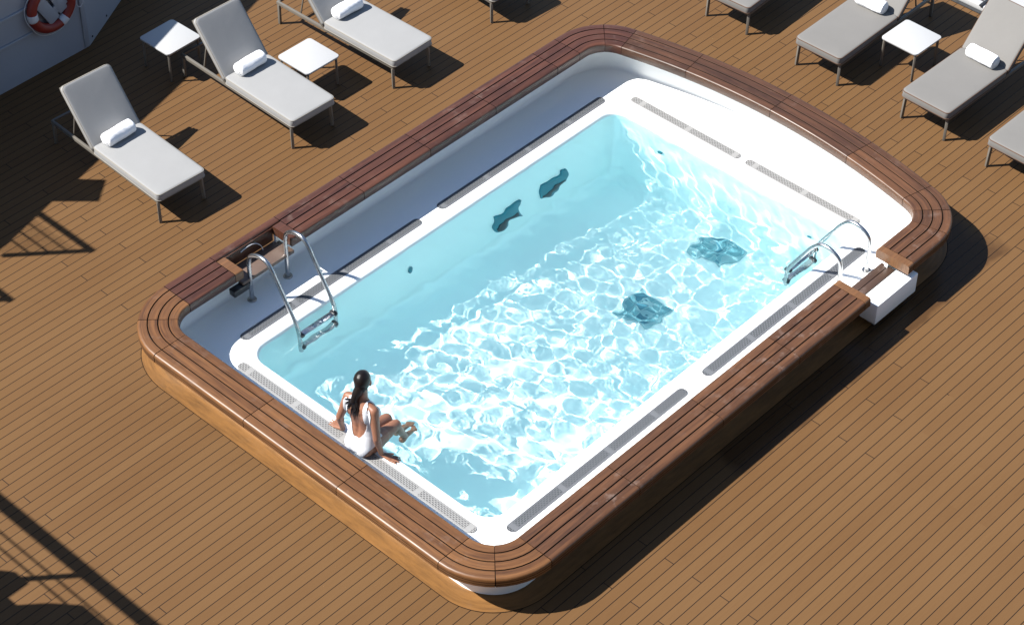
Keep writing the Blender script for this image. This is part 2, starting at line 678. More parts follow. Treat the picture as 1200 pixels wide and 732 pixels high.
def coping_profile(d0=DI, d1=DO, boards=4, fascia=True, shrink=0.0, zt=ZT, zb=0.415):
    """closed cross section: (d, z, material of the edge that follows)"""
    s = shrink
    d0, d1, zt, zb = d0 + s, d1 - s, zt - s, zb + s
    r = 0.022
    p = [(d0 + .004, zb, 0), (d0, zb + .006, 0)]
    for k in range(5):
        a = math.pi - k * math.pi / 8
        p.append((d0 + r + r * math.cos(a), zt - r + r * math.sin(a), 0))
    w = (d1 - d0) / boards
    g = 0.0062
    for b in range(1, boards):
        c = d0 + w * b
        p += [(c - g - .002, zt, 0), (c - g, zt - .003, 1), (c - g, zt - .010, 1), (c + g, zt - .010, 1), (c + g, zt - .003, 0), (c + g + .002, zt, 0)]
    R2 = 0.032
    for k in range(6):
        a = math.pi / 2 - k * math.pi / 10
        p.append((d1 - R2 + R2 * math.cos(a), zt - R2 + R2 * math.sin(a), 0))
    if fascia:
        for zc in (zt - .052, zt - .082):
            p += [(d1, zc + .003, 1), (d1 - .006, zc + .002, 1), (d1 - .006, zc - .002, 1), (d1, zc - .003, 0)]
    p += [(d1, zb + .006, 0), (d1 - .006, zb, 0)]
    return p


def sweep(name, s0, s1, prof_fn, mats, parent, joint=True, all_caulk=False):
    """one board section between two cross joints; the last few mm are a recessed caulk line"""
    ss = [s0]
    for i, (L, f) in enumerate(SEGS + SEGS):
        base = (CUM[i % 8] + (TOT if i >= 8 else 0))
        n = 2 if i % 2 == 0 and i % 8 != 4 else (12 if i % 8 != 4 else 40)
        n = max(n, int(L / .18))
        for k in range(n):
            q = base + L * k / n
            if s0 + 1e-3 < q < s1 - 0.012:
                ss.append(q)
    ss.append(s1 - (0.007 if joint else 0))
    rings = [(q, 0.0, 0) for q in ss]
    if joint:
        rings += [(s1 - 0.0065, 0.005, 1), (s1, 0.005, 1)]
    vs, fs, mi, uvs = [], [], [], []
    prof0 = prof_fn(0.0)
    n = len(prof0)
    per = [0.0]
    for k in range(n):
        a, b = prof0[k], prof0[(k + 1) % n]
        per.append(per[-1] + math.hypot(b[0] - a[0], b[1] - a[1]))
    for q, sh, c in rings:
        p, nn = path(q)
        for d, z, m in prof_fn(sh):
            v = p + nn * d
            vs.append((v.x, v.y, z))
    for i in range(len(rings) - 1):
        ca = rings[i + 1][2]
        for k in range(n):
            k2 = (k + 1) % n
            fs.append((i * n + k, i * n + k2, (i + 1) * n + k2, (i + 1) * n + k))
            mi.append(1 if (ca or prof0[k][2]) else 0)
            u0, u1 = rings[i][0], rings[i + 1][0]
            uvs += [(u0, per[k]), (u0, per[k + 1]), (u1, per[k + 1]), (u1, per[k])]
    fs.append(tuple(range(n))[::-1]); mi.append(0); uvs += [(rings[0][0] + v[1], v[0]) for v in prof0[::-1]]
    m = len(rings) - 1
    fs.append(tuple(m * n + k for k in range(n))); mi.append(1 if joint else 0); uvs += [(rings[-1][0] + v[1], v[0]) for v in prof0]
    o = mesh_obj(name, vs, fs, mats, parent, True, mi, uvs)
    bm = bmesh.new(); bm.from_mesh(o.data)
    bmesh.ops.recalc_face_normals(bm, faces=bm.faces)
    bm.to_mesh(o.data); bm.free()
    o.data.set_sharp_from_angle(angle=R(35))
    return o


pool = empty("swimming_pool", (0, 0, 0))
tag(pool, "white swimming pool with a dark teak rim sunk in the deck", "pool")
CW = [M['coping'], M['caulk']]
EW = [M['endwood'], M['caulk']]
DW = [M['coping_dark'], M['caulk']]
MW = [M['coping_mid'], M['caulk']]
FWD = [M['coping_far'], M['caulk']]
NX0, NX1 = -2.45, -1.76              # the gap in the rim behind the near ladder
GX0, GX1 = 1.735, 2.41               # the gap in the rim above the boarding step
full = lambda sh: coping_profile(shrink=sh)
cap = lambda sh: coping_profile(boards=1, shrink=sh)
joints = [s_ll(2.0), s_ll(.666), s_ll(-.65), S_B, S_B + (S_LR - S_B) / 2, S_LR,
          s_lr(-1.95), s_lr(-.692), s_lr(.535), s_lr(GX0 - .095)]
for a, b in zip(joints[:-1], joints[1:]):
    sweep("coping_section", a, b, full, MW if a > S_LR - .1 else CW, pool)
sweep("end_board", s_lr(GX0 - .095), s_lr(GX0), cap, EW, pool, False)
sweep("end_board", s_lr(GX1), s_lr(GX1 + .095), cap, EW, pool, True)
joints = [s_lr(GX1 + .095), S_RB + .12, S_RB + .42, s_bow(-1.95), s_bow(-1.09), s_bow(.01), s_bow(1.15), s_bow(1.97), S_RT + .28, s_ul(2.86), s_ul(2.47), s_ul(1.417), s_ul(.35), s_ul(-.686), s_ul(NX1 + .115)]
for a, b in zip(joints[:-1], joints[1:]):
    sweep("coping_section", a, b, full, DW if a > s_bow(1.9) else (FWD if a > s_bow(-1.5) else MW), pool)
inner = lambda sh: coping_profile(DI, DO - .110, 1, False, sh)
sweep("end_board", s_ul(NX1 + .115), s_ul(NX1), inner, DW, pool, False)
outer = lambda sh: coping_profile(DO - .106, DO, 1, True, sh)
sweep("coping_section", s_ul(NX1 + .115), s_ul(NX0 - .115), outer, DW, pool, True)
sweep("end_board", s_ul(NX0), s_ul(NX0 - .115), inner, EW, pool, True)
joints = [s_ul(NX0 - .115), S_L, S_L + (TOT - S_L) / 2, TOT + S_LL]
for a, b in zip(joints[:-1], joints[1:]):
    sweep("coping_section", a, b, full, DW if a < S_L - .1 else CW, pool)

def wide(s):
    """0 along the near sides, 1 along the curved end and the far side, where the wall stands further out"""
    if s < S_RB or s >= TOT:
        return 0.0
    if s < S_BOW:
        t = (s - S_RB) / (S_BOW - S_RB)
    elif s < S_L:
        t = 1.0
    else:
        t = 1 - (s - S_L) / (TOT - S_L)
    return t * t * (3 - 2 * t)


# the deck: one sheet with the opening that the pool stands in
bm = bmesh.new()
_o = [bm.verts.new(p) for p in ((-45, -45, 0), (45, -45, 0), (45, 45, 0), (-45, 45, 0))]
_q = [0.1 + TOT * k / 200 for k in range(200)]
_i = [bm.verts.new((*offs(q, .459 + wide(q) * .135), 0)) for q in _q]
_e = [bm.edges.new((l[k], l[(k + 1) % len(l)])) for l in (_o, _i) for k in range(len(l))]
bmesh.ops.triangle_fill(bm, use_beauty=True, use_dissolve=False, edges=_e)
for f in bm.faces:
    if f.normal.z < 0:
        f.normal_flip()
me = bpy.data.meshes.new("deck"); bm.to_mesh(me); bm.free()
me.materials.append(M['deck'])
deck = bpy.data.objects.new("deck", me)
COL.objects.link(deck)

# white shell: recessed wall, ledge, basin ------------------------------------------------
ZW = -0.05
FLOOR = lambda x: -0.95 - 0.115 * (x + 2.9)          # the bottom falls towards the curved end
BX0, BX1, BY0, BY1, BR = -2.90, 2.90, -1.675, 1.77, 0.22
SS = loop_samples()
NS = len(SS)


def rect_loop(inset, r, z, per=10, side=24):
    x0, x1, y0, y1 = BX0 + inset, BX1 - inset, BY0 + inset, BY1 - inset
    r = max(r, 0.02)
    cs = [((x1 - r, y0 + r), -90), ((x1 - r, y1 - r), 0), ((x0 + r, y1 - r), 90), ((x0 + r, y0 + r), 180)]
    out = []
    for (c, a0) in cs:
        for k in range(per + 1):
            a = R(a0 + 90 * k / per)
            out.append(Vector((c[0] + r * math.cos(a), c[1] + r * math.sin(a), z)))
    return out


bm = bmesh.new()


def ring(pts):
    return [bm.verts.new(p) for p in pts]


def bridge(a, b, mi=0):
    n = len(a)
    for k in range(n):
        f = bm.faces.new((a[k], a[(k + 1) % n], b[(k + 1) % n], b[k]))
        f.material_index = mi
        f.smooth = True


def off_ring(d, z):
    return ring([(*offs(s, d + wide(s) * .135), min(z, rim_top(s))) for s in SS])


DB, DWI = 0.478, 0.440
for q in (s_lr(GX0), s_lr(GX1), s_ul(NX1), s_ul(NX0)):
    SS += [q - .002, q + .002]
SS.sort()
NS = len(SS)


def rim_top(s):
    if s_lr(GX0) < s < s_lr(GX1):
        return .30
    if s_ul(NX1) < s < s_ul(NX0):
        return .270
    return .418




rings = [off_ring(DB, -0.01), off_ring(DB, 0.418), off_ring(DWI, 0.418), off_ring(DWI, 0.05)]
for k in range(1, 7):
    a = k / 6 * math.pi / 2
    rings.append(off_ring(DWI - 0.05 * (1 - math.cos(a)), 0.05 - 0.05 * math.sin(a)))
for a, b in zip(rings[:-1], rings[1:]):
    bridge(a, b)
lip = ring(rect_loop(-0.045, BR + .045, 0.0))
edges = []
for loop in (rings[-1], lip):
    for k in range(len(loop)):
        e = bm.edges.get((loop[k], loop[(k + 1) % len(loop)])) or bm.edges.new((loop[k], loop[(k + 1) % len(loop)]))
        edges.append(e)
bmesh.ops.triangle_fill(bm, use_beauty=True, use_dissolve=False, edges=edges)
bmesh.ops.recalc_face_normals(bm, faces=bm.faces)
shell = bm_obj("pool_shell", bm, [M['gel']], pool, True, 40)

bm = bmesh.new()
rl = []
for k in range(6):
    a = k / 5 * math.pi / 2
    rl.append(ring(rect_loop(-0.045 + .045 * math.sin(a), BR + .045 - .045 * math.sin(a), -0.045 * (1 - math.cos(a)))))
for z in (-.06, -.2, -.4, -.6, -.74):
    rl.append(ring(rect_loop(0.0, BR, z)))
for k in range(0, 7):
    a = k / 6 * math.pi / 2
    lp = rect_loop(0.16 * (1 - math.cos(a)), max(.06, BR - .16 * (1 - math.cos(a))), 0)
    for p in lp:
        p.z = FLOOR(p.x) + .16 - .16 * math.sin(a)
    rl.append(ring(lp))
for i, (a, b) in enumerate(zip(rl[:-1], rl[1:])):
    bridge(a, b, 0 if i < 5 else 1)
f = bm.faces.new(rl[-1]); f.material_index = 1
bmesh.ops.recalc_face_normals(bm, faces=bm.faces)
basin = bm_obj("basin", bm, [M['gel'], M['basin']], pool, True, 50)
for f in basin.data.polygons:
    pass
basin.cycles.is_caustics_receiver = True

# margin plank let into the deck round the base
def flat_ring(name, d0, d1, z, mat, parent=None):
    vs, fs, uvs = [], [], []
    for s in SS:
        a, b = offs(s, d0 + wide(s) * .12), offs(s, d1 + wide(s) * .12)
        vs += [(a.x, a.y, z), (b.x, b.y, z)]
    for k in range(NS):
        j = (k + 1) % NS
        fs.append((2 * k, 2 * k + 1, 2 * j + 1, 2 * j))
        s0, s1 = SS[k], SS[j] if j else TOT
        uvs += [(s0, 0.02), (s0, 0.09), (s1, 0.09), (s1, 0.02)]
    return mesh_obj(name, vs, fs, mat, parent, uvs=uvs)


mo = flat_ring("margin_plank", DB - .01, .690, 0.004, M['margin'], pool)
flat_ring("margin_seam", .690, .697, 0.004, M['caulk'], pool)


# grates set in the ledge ------------------------------------------------------------------
def grate(x0, y0, x1, y1, w, mat, nose0=True, nose1=True):
    a, b = Vector((x0, y0)), Vector((x1, y1))
    d = (b - a).normalized(); n = Vector((-d.y, d.x))
    L = (b - a).length
    pts = []
    K = 8
    r = w / 2
    for k in range(K + 1):
        t = -math.pi / 2 + math.pi * k / K
        pts.append((L - r + r * math.cos(t), r * math.sin(t)) if nose1 else None)
    for k in range(K + 1):
        t = math.pi / 2 + math.pi * k / K
        pts.append((r + r * math.cos(t), r * math.sin(t)) if nose0 else None)
    if not nose1:
        pts[:K + 1] = [(L, -r), (L, r)]
    if not nose0:
        pts[-(K + 1):] = [(0, r), (0, -r)]
    N = len(pts)
    vs, fs, uvs = [], [], []
    for z, sh in ((0.0005, 0), (0.006, 0), (0.008, 0.002)):
        for u, v in pts:
            u2 = min(max(u, sh), L - sh); v2 = max(-r + sh, min(r - sh, v))
            p = a + d * u2 + n * v2
            vs.append((p.x, p.y, z))
    for i in range(2):
        for k in range(N):
            j = (k + 1) % N
            fs.append((i * N + k, i * N + j, (i + 1) * N + j, (i + 1) * N + k))
            uvs += [(pts[q][0], pts[q][1] + w / 2) for q in (k, j, j, k)]
    fs.append(tuple(2 * N + k for k in range(N)))
    uvs += [(p[0], p[1] + w / 2) for p in pts]
    return mesh_obj("overflow_grate", vs, fs, mat, pool, uvs=uvs)


GW = 0.123
grate(-3.09, 0.09, -3.09, 1.72, GW, M['grate_light'], False, True)
grate(-3.09, -1.66, -3.09, -.20, GW, M['grate_light'], True, False)
grate(-2.82, 1.985, -.16, 1.985, GW, M['grate_dark'])
grate(.13, 1.985, 2.93, 1.985, GW, M['grate_dark'])
grate(3.17, .10, 3.17, 1.74, GW, M['grate_light'])
grate(3.17, -1.60, 3.17, .01, GW, M['grate_light'])
grate(-2.86, -1.885, -.20, -1.885, GW, M['grate_dark'])
grate(.10, -1.885, 2.85, -1.885, GW, M['grate_dark'])


# fittings under water
def floor_drain(x, y):
    h = 0.235
    z = FLOOR(x)
    o = box("floor_drain", M['drain'], -h, h, -h, h, -.005, .03, pool, 0.02)
    o.location = (x, y, z)
    o.rotation_euler = (0, math.atan(.115), 0)
    for i in range(4):
        for k in range(4):
            a, b = -h + .035 + i * .104, -h + .035 + k * .104
            box("drain_tile", M['slot'] if (i * 3 + k * 5) % 4 else M['tile'], a, a + .088, b, b + .088, .026, .035, o, 0.004)



floor_drain(1.17, -.20)
floor_drain(2.61, -.11)


def wall_grille(x, z):
    o = box("wall_grille", M['teal'], x - .23, x + .23, BY1 - .035, BY1 + .01, z - .19, z + .19, pool, 0.012)
    box("grille_recess", M['black'], x - .19, x + .19, BY1 - .041, BY1 - .034, z - .15, z - .06, o, 0.003)


wall_grille(1.02, -.86)
wall_grille(1.82, -.86)
for (x, y, z, ax) in ((-.55, BY1 - .012, -.55, 'y'), (BX1 - .012, 1.05, -.45, 'x'), (BX1 - .012, -1.15, -.45, 'x')):
    o = lathe("water_inlet", M['teal'], [(.032, 0), (.032, .010), (.022, .014), (.010, .014)], (0, 0, 0), pool, 16)
    o.location = (x, y, z)
    o.rotation_euler = (R(90), 0, 0) if ax == 'y' else (0, R(-90), 0)

# small notice on the far wall
sg = empty("wall_notice", (0, 0, 0))
tag(sg, "small white notice with two grey text rows under the far rim", "sign")
sq = s_bow(.62)
pc, nc = path(sq)
tn = Vector((-nc.y, nc.x))
def on_wall(t, z, out=0.003):
    v = pc + nc * (DWI + .135 - out) + tn * t
    return Vector((v.x, v.y, z))
def plate(name, mat, t0, t1, z0, z1, out0, out1, parent):
    c = [on_wall(t, z, o) for o in (out0, out1) for (t, z) in ((t0, z0), (t1, z0), (t1, z1), (t0, z1))]
    return mesh_obj(name, c, [(0, 1, 2, 3), (7, 6, 5, 4), (0, 4, 5, 1), (1, 5, 6, 2), (2, 6, 7, 3), (3, 7, 4, 0)], mat, parent)
M['notice'] = simple("notice_plastic", (0.68, 0.71, 0.75), 0.4)
M['notice_ink'] = simple("notice_ink", (0.22, 0.27, 0.34), 0.5)
plate("notice_plate", M['notice'], -.16, .16, .23, .37, -.001, .005, sg)
for row, zz in enumerate((.315, .265)):
    t = -.09
    while t < .09:
        w = .014 + .012 * random.random()
        plate("text_mark", M['notice_ink'], t, t + w, zz, zz + .022, .0045, .0062, sg)
        t += w + .008 + (.012 if random.random() < .25 else 0)

# rim gap behind the near ladder: worn lower board, dark bracket, white cord
box("gap_tread", M['tread'], NX0 + .004, NX1 + .05, SY + DI + .03, SY + DO - .124, .283, .326, pool, 0.006)
box("gap_backing", M['coping_dark'], NX0 + .004, NX1 - .004, SY + DO - .122, SY + DO - .109, .327, .505, pool, 0.003)
box("gap_bracket", M['black'], NX0 - .13, NX0 + .08, SY + DI + .02, SY + DI + .11, .20, .281, pool, 0.006)
tube("white_cord", M['band'], smooth_path([(NX0 + .22, SY + DO - .130, .46), (NX0 + .34, SY + DO - .135, .485), (NX0 + .44, SY + DO - .14, .46), (NX0 + .50, SY + DO - .15, .38), (NX0 + .51, SY + DO - .16, .295)]), .0055, pool, 8)

# ------------------------------------------------------------------ water
NXW, NYW = 440, 290
# unseen extension under the ledge, added so sunlight still refracts near the basin walls
wx = np.linspace(BX0 - .78, BX1 + .012, NXW)
wy = np.linspace(BY0 - .012, BY1 + .90, NYW)
GXg, GYg = np.meshgrid(wx, wy, indexing='ij')
Zw = np.zeros_like(GXg)
for lam, amp, cnt in ((0.80, 1.1e-3, 6), (0.50, .85e-3, 9), (0.33, 0.72e-3, 14), (0.22, 0.58e-3, 18), (0.15, 0.23e-3, 18)):
    for _ in range(cnt):
        th = rng.uniform(0, 2 * math.pi)
        l = lam * rng.uniform(.8, 1.25)
        k = 2 * math.pi / l
        ph = rng.uniform(0, 2 * math.pi)
        # bend the wave fronts a little so that no straight crest runs across the pool
        wob = .35 * np.sin(GXg * rng.uniform(.5, 1.6) + GYg * rng.uniform(-1.5, 1.5) + rng.uniform(0, 6))
        Zw += amp * np.sin(k * (GXg * math.cos(th) + GYg * math.sin(th)) + ph + 2.2 * wob)
Zw += 0.0016 * np.sin(2 * math.pi / .22 * np.hypot(GXg + 2.75, GYg + .1)) * np.exp(-np.hypot(GXg + 2.75, GYg + .1) / .7)
vs = np.stack([GXg, GYg, Zw + ZW], -1).reshape(-1, 3)
fs = [(i * NYW + j, (i + 1) * NYW + j, (i + 1) * NYW + j + 1, i * NYW + j + 1) for i in range(NXW - 1) for j in range(NYW - 1)]
water = mesh_obj("water", vs.tolist(), fs, M['water'], None, True)
tag(water, "clear rippled pool water with bright sun patterns below", "water", kind='structure')
water.cycles.is_caustics_caster = True
tag(deck, "brown teak plank deck with dark seams", "deck", kind='structure')

# ------------------------------------------------------------------ boarding step in the rim gap
st = empty("boarding_step", (2.26, -2.5, 0))
tag(st, "white box step with a worn teak tread filling the gap in the pool rim", "step")
bm_obj("step_box", bm_box(1.84 - 2.26, 2.575 - 2.26, -.27, -.065, 0.095, .358, .012), M['gel'], st, True, 40)
for i in range(2):
    y0 = -.060 + i * .090
    bm_obj("tread_board", bm_box(1.84 - 2.26, 2.44 - 2.26, y0, y0 + .085, .320, .362, .007), M['tread_dark'], st, True, 40)
for x in (1.92, 2.45):
    bm_obj("foot", bm_box(x - 2.26, x + .06 - 2.26, -.22, -.12, .001, .094, .004), M['steel'], st, True, 40)


# ------------------------------------------------------------------ ladders
def ladder(name, label, x0, x1, pts, flip, foot_y, rung_pts):
    t = empty(name, ((x0 + x1) / 2, foot_y, 0))
    tag(t, label, "ladder", "steel pool ladders")
    cxm = (x0 + x1) / 2
    for x in (x0, x1):
        path_ = smooth_path([(x - cxm, y - foot_y, z) for y, z in pts], 3)
        h = tube("hand_rail", M['chrome'], path_, .0240, t, 14)
        lathe("base_flange", M['steel'], [(.052, 0), (.052, .006), (.047, .016), (.030, .018), (.028, .034), (.022, .036)], (x - cxm, 0, 0.001), h, 24)
    for y, z in rung_pts:
        r = bm_obj("rung", bm_box(x0 - cxm + .02, x1 - cxm - .02, y - foot_y - .038, y - foot_y + .038, z - .012, z + .012, .006), M['chrome'], t, True, 40)
        for x in (x0, x1):
            sgn = 1 if x == x0 else -1
            bx_ = sorted((x - cxm, x - cxm + sgn * .045))
            bm_obj("rung_bracket", bm_box(bx_[0], bx_[1], y - foot_y - .045, y - foot_y + .045, z - .022, z + .02, .008), M['black'], r, True, 40)
    return t


ladder("pool_ladder", "chrome pool ladder in front of the notch in the shaded rim", -2.33, -1.81,
       [(2.365, .01), (2.365, .40), (2.365, .52), (2.34, .64), (2.21, .715), (2.07, .73), (1.98, .63), (1.93, .53), (1.72, .17), (1.655, .06), (1.63, -.04), (1.625, -.20), (1.625, -.40)],
       False, 2.365, [(1.63, -.06), (1.625, -.32)])
ladder("pool_ladder", "chrome pool ladder on the sunny side next to the white boarding step", 2.06, 2.58,
       [(-2.13, .01), (-2.13, .28), (-2.125, .40), (-2.08, .49), (-1.95, .545), (-1.83, .53), (-1.75, .44), (-1.72, .40), (-1.52, .06), (-1.47, -.03), (-1.455, -.12), (-1.45, -.3), (-1.45, -.44)],
       True, -2.13, [(-1.455, -.10), (-1.45, -.36)])


# ------------------------------------------------------------------ sun loungers  (foot at y = 0, head towards +y)
def rounded_cushion(name, x0, x1, y0, y1, z0, z1, mat, pmat, parent, corner=.05):
    """padded slab with rounded plan corners, crowned top and a piped edge"""
    nx, ny = 9, 17
    per = []
    for (cx_, cy_, a0) in ((x1 - corner, y0 + corner, -90), (x1 - corner, y1 - corner, 0), (x0 + corner, y1 - corner, 90), (x0 + corner, y0 + corner, 180)):
        for k in range(6):
            a = R(a0 + 18 * k)
            per.append((cx_ + corner * math.cos(a), cy_ + corner * math.sin(a)))
    bm = bmesh.new()
    cxm, cym = (x0 + x1) / 2, (y0 + y1) / 2
    H_ = z1 - z0

    def rg(sc_, z):
        return [bm.verts.new((p[0] + (cxm - p[0]) * 0 - math.copysign(min(sc_, abs(p[0] - cxm)), p[0] - cxm), p[1] - math.copysign(min(sc_, abs(p[1] - cym)), p[1] - cym), z)) for p in per]
    lv = [rg(.014, z0), rg(.004, z0 + .006), rg(0, z0 + .016), rg(-.003, z0 + H_ * .5), rg(0, z1 - .018), rg(.004, z1 - .008), rg(.012, z1 - .002), rg(.028, z1), rg(.07, z1 + .002), rg(.13, z1 + .004), rg(.22, z1 + .005)]
    n = len(per)
    for a, b in zip(lv[:-1], lv[1:]):
        for k in range(n):
            vs = []
            for v in (a[k], a[(k + 1) % n], b[(k + 1) % n], b[k]):
                if v not in vs:
                    vs.append(v)
            bm.faces.new(vs)
    bm.faces.new(lv[0][::-1]); bm.faces.new(lv[-1])
    bmesh.ops.remove_doubles(bm, verts=bm.verts, dist=1e-5)
    o = bm_obj(name, bm, mat, parent, True, 60)
    pp = [(p[0] - math.copysign(.004, p[0] - cxm), p[1] - math.copysign(.004, p[1] - cym), z1 - .012) for p in per]
    vs, fs = tube_geo(pp, .0065, 6, True)
    mesh_obj("piping", vs, fs, pmat, o, True)
    pp = [(p[0], p[1], z0 + .014) for p in per]
    vs, fs = tube_geo(pp, .005, 6, True)
    mesh_obj("piping", vs, fs, pmat, o, True)
    return o


HINGE = 1.17


def make_lounger(cmat, pmat, tilt):
    root = empty("sun_lounger")
    W = .30
    BL = .80 if tilt > 50 else .78
    T = M['taupe']
    zr = .30
    for sx in (-1, 1):
        r = bar("side_rail", T, (sx * W, .0, zr), (sx * W, 2.0, zr), .032, .045, root)
        for y, dy in ((.02, -.012), (1.97, .0)):
            bar("leg", T, (sx * W, y, zr - .021), (sx * (W + .006), y + dy, 0.001), .034, .034, root)
    for y in (.0, .55, 1.15, 2.0):
        bar("cross_bar", T, (-W + .017, y if y else .016, zr - .002), (W - .017, y if y else .016, zr - .002), .032, .032, root)
    # sagging webbing under the seat
    pts, fs = [], []
    for i in range(9):
        x = -W + .02 + (2 * W - .04) * i / 8
        z = zr - .03 - .05 * (1 - ((i - 4) / 4) ** 2)
        for y in (.06, .5, 1.1):
            pts.append((x, y, z))
    for i in range(8):
        for j in range(2):
            fs.append((i * 3 + j, i * 3 + j + 1, i * 3 + j + 4, i * 3 + j + 3))
    sl = mesh_obj("webbing", pts, fs, M['sling'], root, True)
    md = sl.modifiers.new("thickness", 'SOLIDIFY'); md.thickness = .004
    rounded_cushion("seat_cushion", -.335, .335, -.045, HINGE - .005, .325, .428, cmat, pmat, root)
    b = rounded_cushion("backrest_cushion", -.335, .335, .0, BL, .012, .085, cmat, pmat, root)
    bt = Matrix.Translation((0, HINGE + .012, .335)) @ Matrix.Rotation(R(tilt), 4, 'X')
    b.matrix_local = bt
    for sx in (-1, 1):
        fr = bar("backrest_rail", T, (sx * W, -.02, -.008), (sx * W, BL, -.008), .03, .036, root)
        fr.matrix_local = bt
        top = bt @ Vector((sx * (W - .03), .50, -.02))
        bar("prop_strut", T, top, (sx * (W - .03), min(1.9, top.y + .10), zr), .016, .016, root, .003)
    fr = bar("backrest_bar", T, (-W + .016, BL - .015, -.008), (W - .016, BL - .015, -.008), .03, .03, root)
    fr.matrix_local = bt
    return root


ll = make_lounger(M['cushion_light'], M['pipe_light'], 51)
lr = make_lounger(M['cushion_grey'], M['pipe_dark'], 47)
GRP = "sun loungers set out round the pool"
spots_l = [((-1.865, 4.03), -2.7, "pale sun lounger nearest the white bulkhead, left-most on the deck, with a rolled towel"),
           ((.05, 3.945), -1.6, "pale sun lounger between the two white side tables, with a rolled towel"),
           ((1.665, 3.935), 1.0, "pale sun lounger right of the side table, backrest cut off by the top edge"),
           ((3.45, 3.985), -4.0, "sun lounger above the far pool corner, only its front leg showing")]
spots_r = [((5.11, 1.87), -90 + 3, "taupe sun lounger cut off by the top edge, the farthest of those on the right"),
           ((5.05, .43), -90 + .6, "taupe sun lounger with a rolled towel, on the far side of the right-hand side table"),
           ((5.06, -1.115), -90 - 1.2, "taupe sun lounger with a raised sunlit backrest and a rolled towel at the far right"),
           ((4.99, -2.36), -90 - .5, "taupe sun lounger of which only the foot end shows at the right edge")]
for proto, spots in ((ll, spots_l), (lr, spots_r)):
    for i, ((x, y), rz, lab) in enumerate(spots):
        o = proto if i == 0 else copy_tree(proto)
        o.location = (x, y, 0.0)
        o.rotation_euler = (0, 0, R(rz))
        tag(o, lab, "sun lounger", GRP)


# ------------------------------------------------------------------ side tables
def make_table():
    root = empty("side_table")
    h = .265
    bm = bm_box(-h, h, -h, h, .398, .421, 0)
    es = [e for e in bm.edges if abs(e.verts[0].co.z - e.verts[1].co.z) > .01]
    bmesh.ops.bevel(bm, geom=es, offset=.045, segments=5, profile=.5, affect='EDGES')
    es = [e for e in bm.edges if len(e.link_faces) == 2 and e.calc_face_angle() > 1.2]
    bmesh.ops.bevel(bm, geom=es, offset=.004, segments=2, profile=.5, affect='EDGES')
    bm_obj("table_top", bm, M['table'], root, True, 40)
    q = .228
    for sx in (-1, 1):
        for sy in (-1, 1):
            bar("leg", M['taupe'], (sx * q, sy * q, .368), (sx * (q + .004), sy * (q + .004), .001), .028, .028, root)
    for s in (-1, 1):
        bar("apron_bar", M['taupe'], (-q + .014, s * q, .383), (q - .014, s * q, .383), .022, .027, root)
        bar("apron_bar", M['taupe'], (s * q, -q - .014, .383), (s * q, q + .014, .383), .028, .028, root)
    return root


tb = make_table()
for i, (x, y, rz, lab) in enumerate([(.722, 4.711, 0, "white side table in full sun between two pale loungers"),
                                     (-.155, 6.19, 1, "white side table half in the shade of the bulkhead"),
                                     (5.975, -.25, -1, "white side table between the two taupe loungers with towels"),
                                     ]):
    o = tb if i == 0 else copy_tree(tb)
    o.location = (x, y, 0); o.rotation_euler = (0, 0, R(rz))
    tag(o, lab, "side table", "white side tables beside the loungers")


# ------------------------------------------------------------------ rolled towels
def make_towel(seed, L=.39, r=.084):
    rr = random.Random(seed)
    root = empty("rolled_towel")
    n, m = 30, 28
    vs, fs = [], []
    lim = [rr.uniform(-.004, .004) for _ in range(12)]
    for i in range(n + 1):
        u = -L / 2 + L * i / n
        e = min(i, n - i)
        rad = r * (1 - .13 * math.exp(-e * .9)) * (1 + .014 * math.sin(i * .42 + seed) + .008 * math.sin(i * 1.1 + 2 * seed))
        for k in range(m):
            a = 2 * math.pi * k / m
            q = rad * (1 + .022 * math.sin(3 * a + seed + i * .18) + .018 * math.sin(5 * a - i * .12))
            if abs(a - 1.2) < .25:
                q *= 1.035
            z = q * math.sin(a)
            z = max(z, -r * .80)
            vs.append((u, q * math.cos(a) * 1.06, z + r * .80))
    for i in range(n):
        for k in range(m):
            fs.append((i * m + k, i * m + (k + 1) % m, (i + 1) * m + (k + 1) % m, (i + 1) * m + k))
    for i, fl in ((0, True), (n, False)):
        c = len(vs)
        base = i * m
        # three inset rings, stepped in and out like the end of a roll
        prev = [base + k for k in range(m)]
        sgn = -1 if i == 0 else 1
        for s, dx in ((.78, -.010), (.72, .004), (.50, -.006), (.44, .003), (.2, -.006)):
            cur = []
            for k in range(m):
                x, y, z = vs[base + k]
                cur.append(len(vs)); vs.append((x + sgn * dx, y * s, (z - r * .8) * s + r * .8))
            for k in range(m):
                f = (prev[k], prev[(k + 1) % m], cur[(k + 1) % m], cur[k])
                fs.append(f[::-1] if fl else f)
            prev = cur
        fs.append(tuple(prev[::-1] if fl else prev))
    o = mesh_obj("towel_roll", vs, fs, M['towel'], root, True)
    bm = bmesh.new(); bm.from_mesh(o.data); bmesh.ops.recalc_face_normals(bm, faces=bm.faces); bm.to_mesh(o.data); bm.free()
    return root


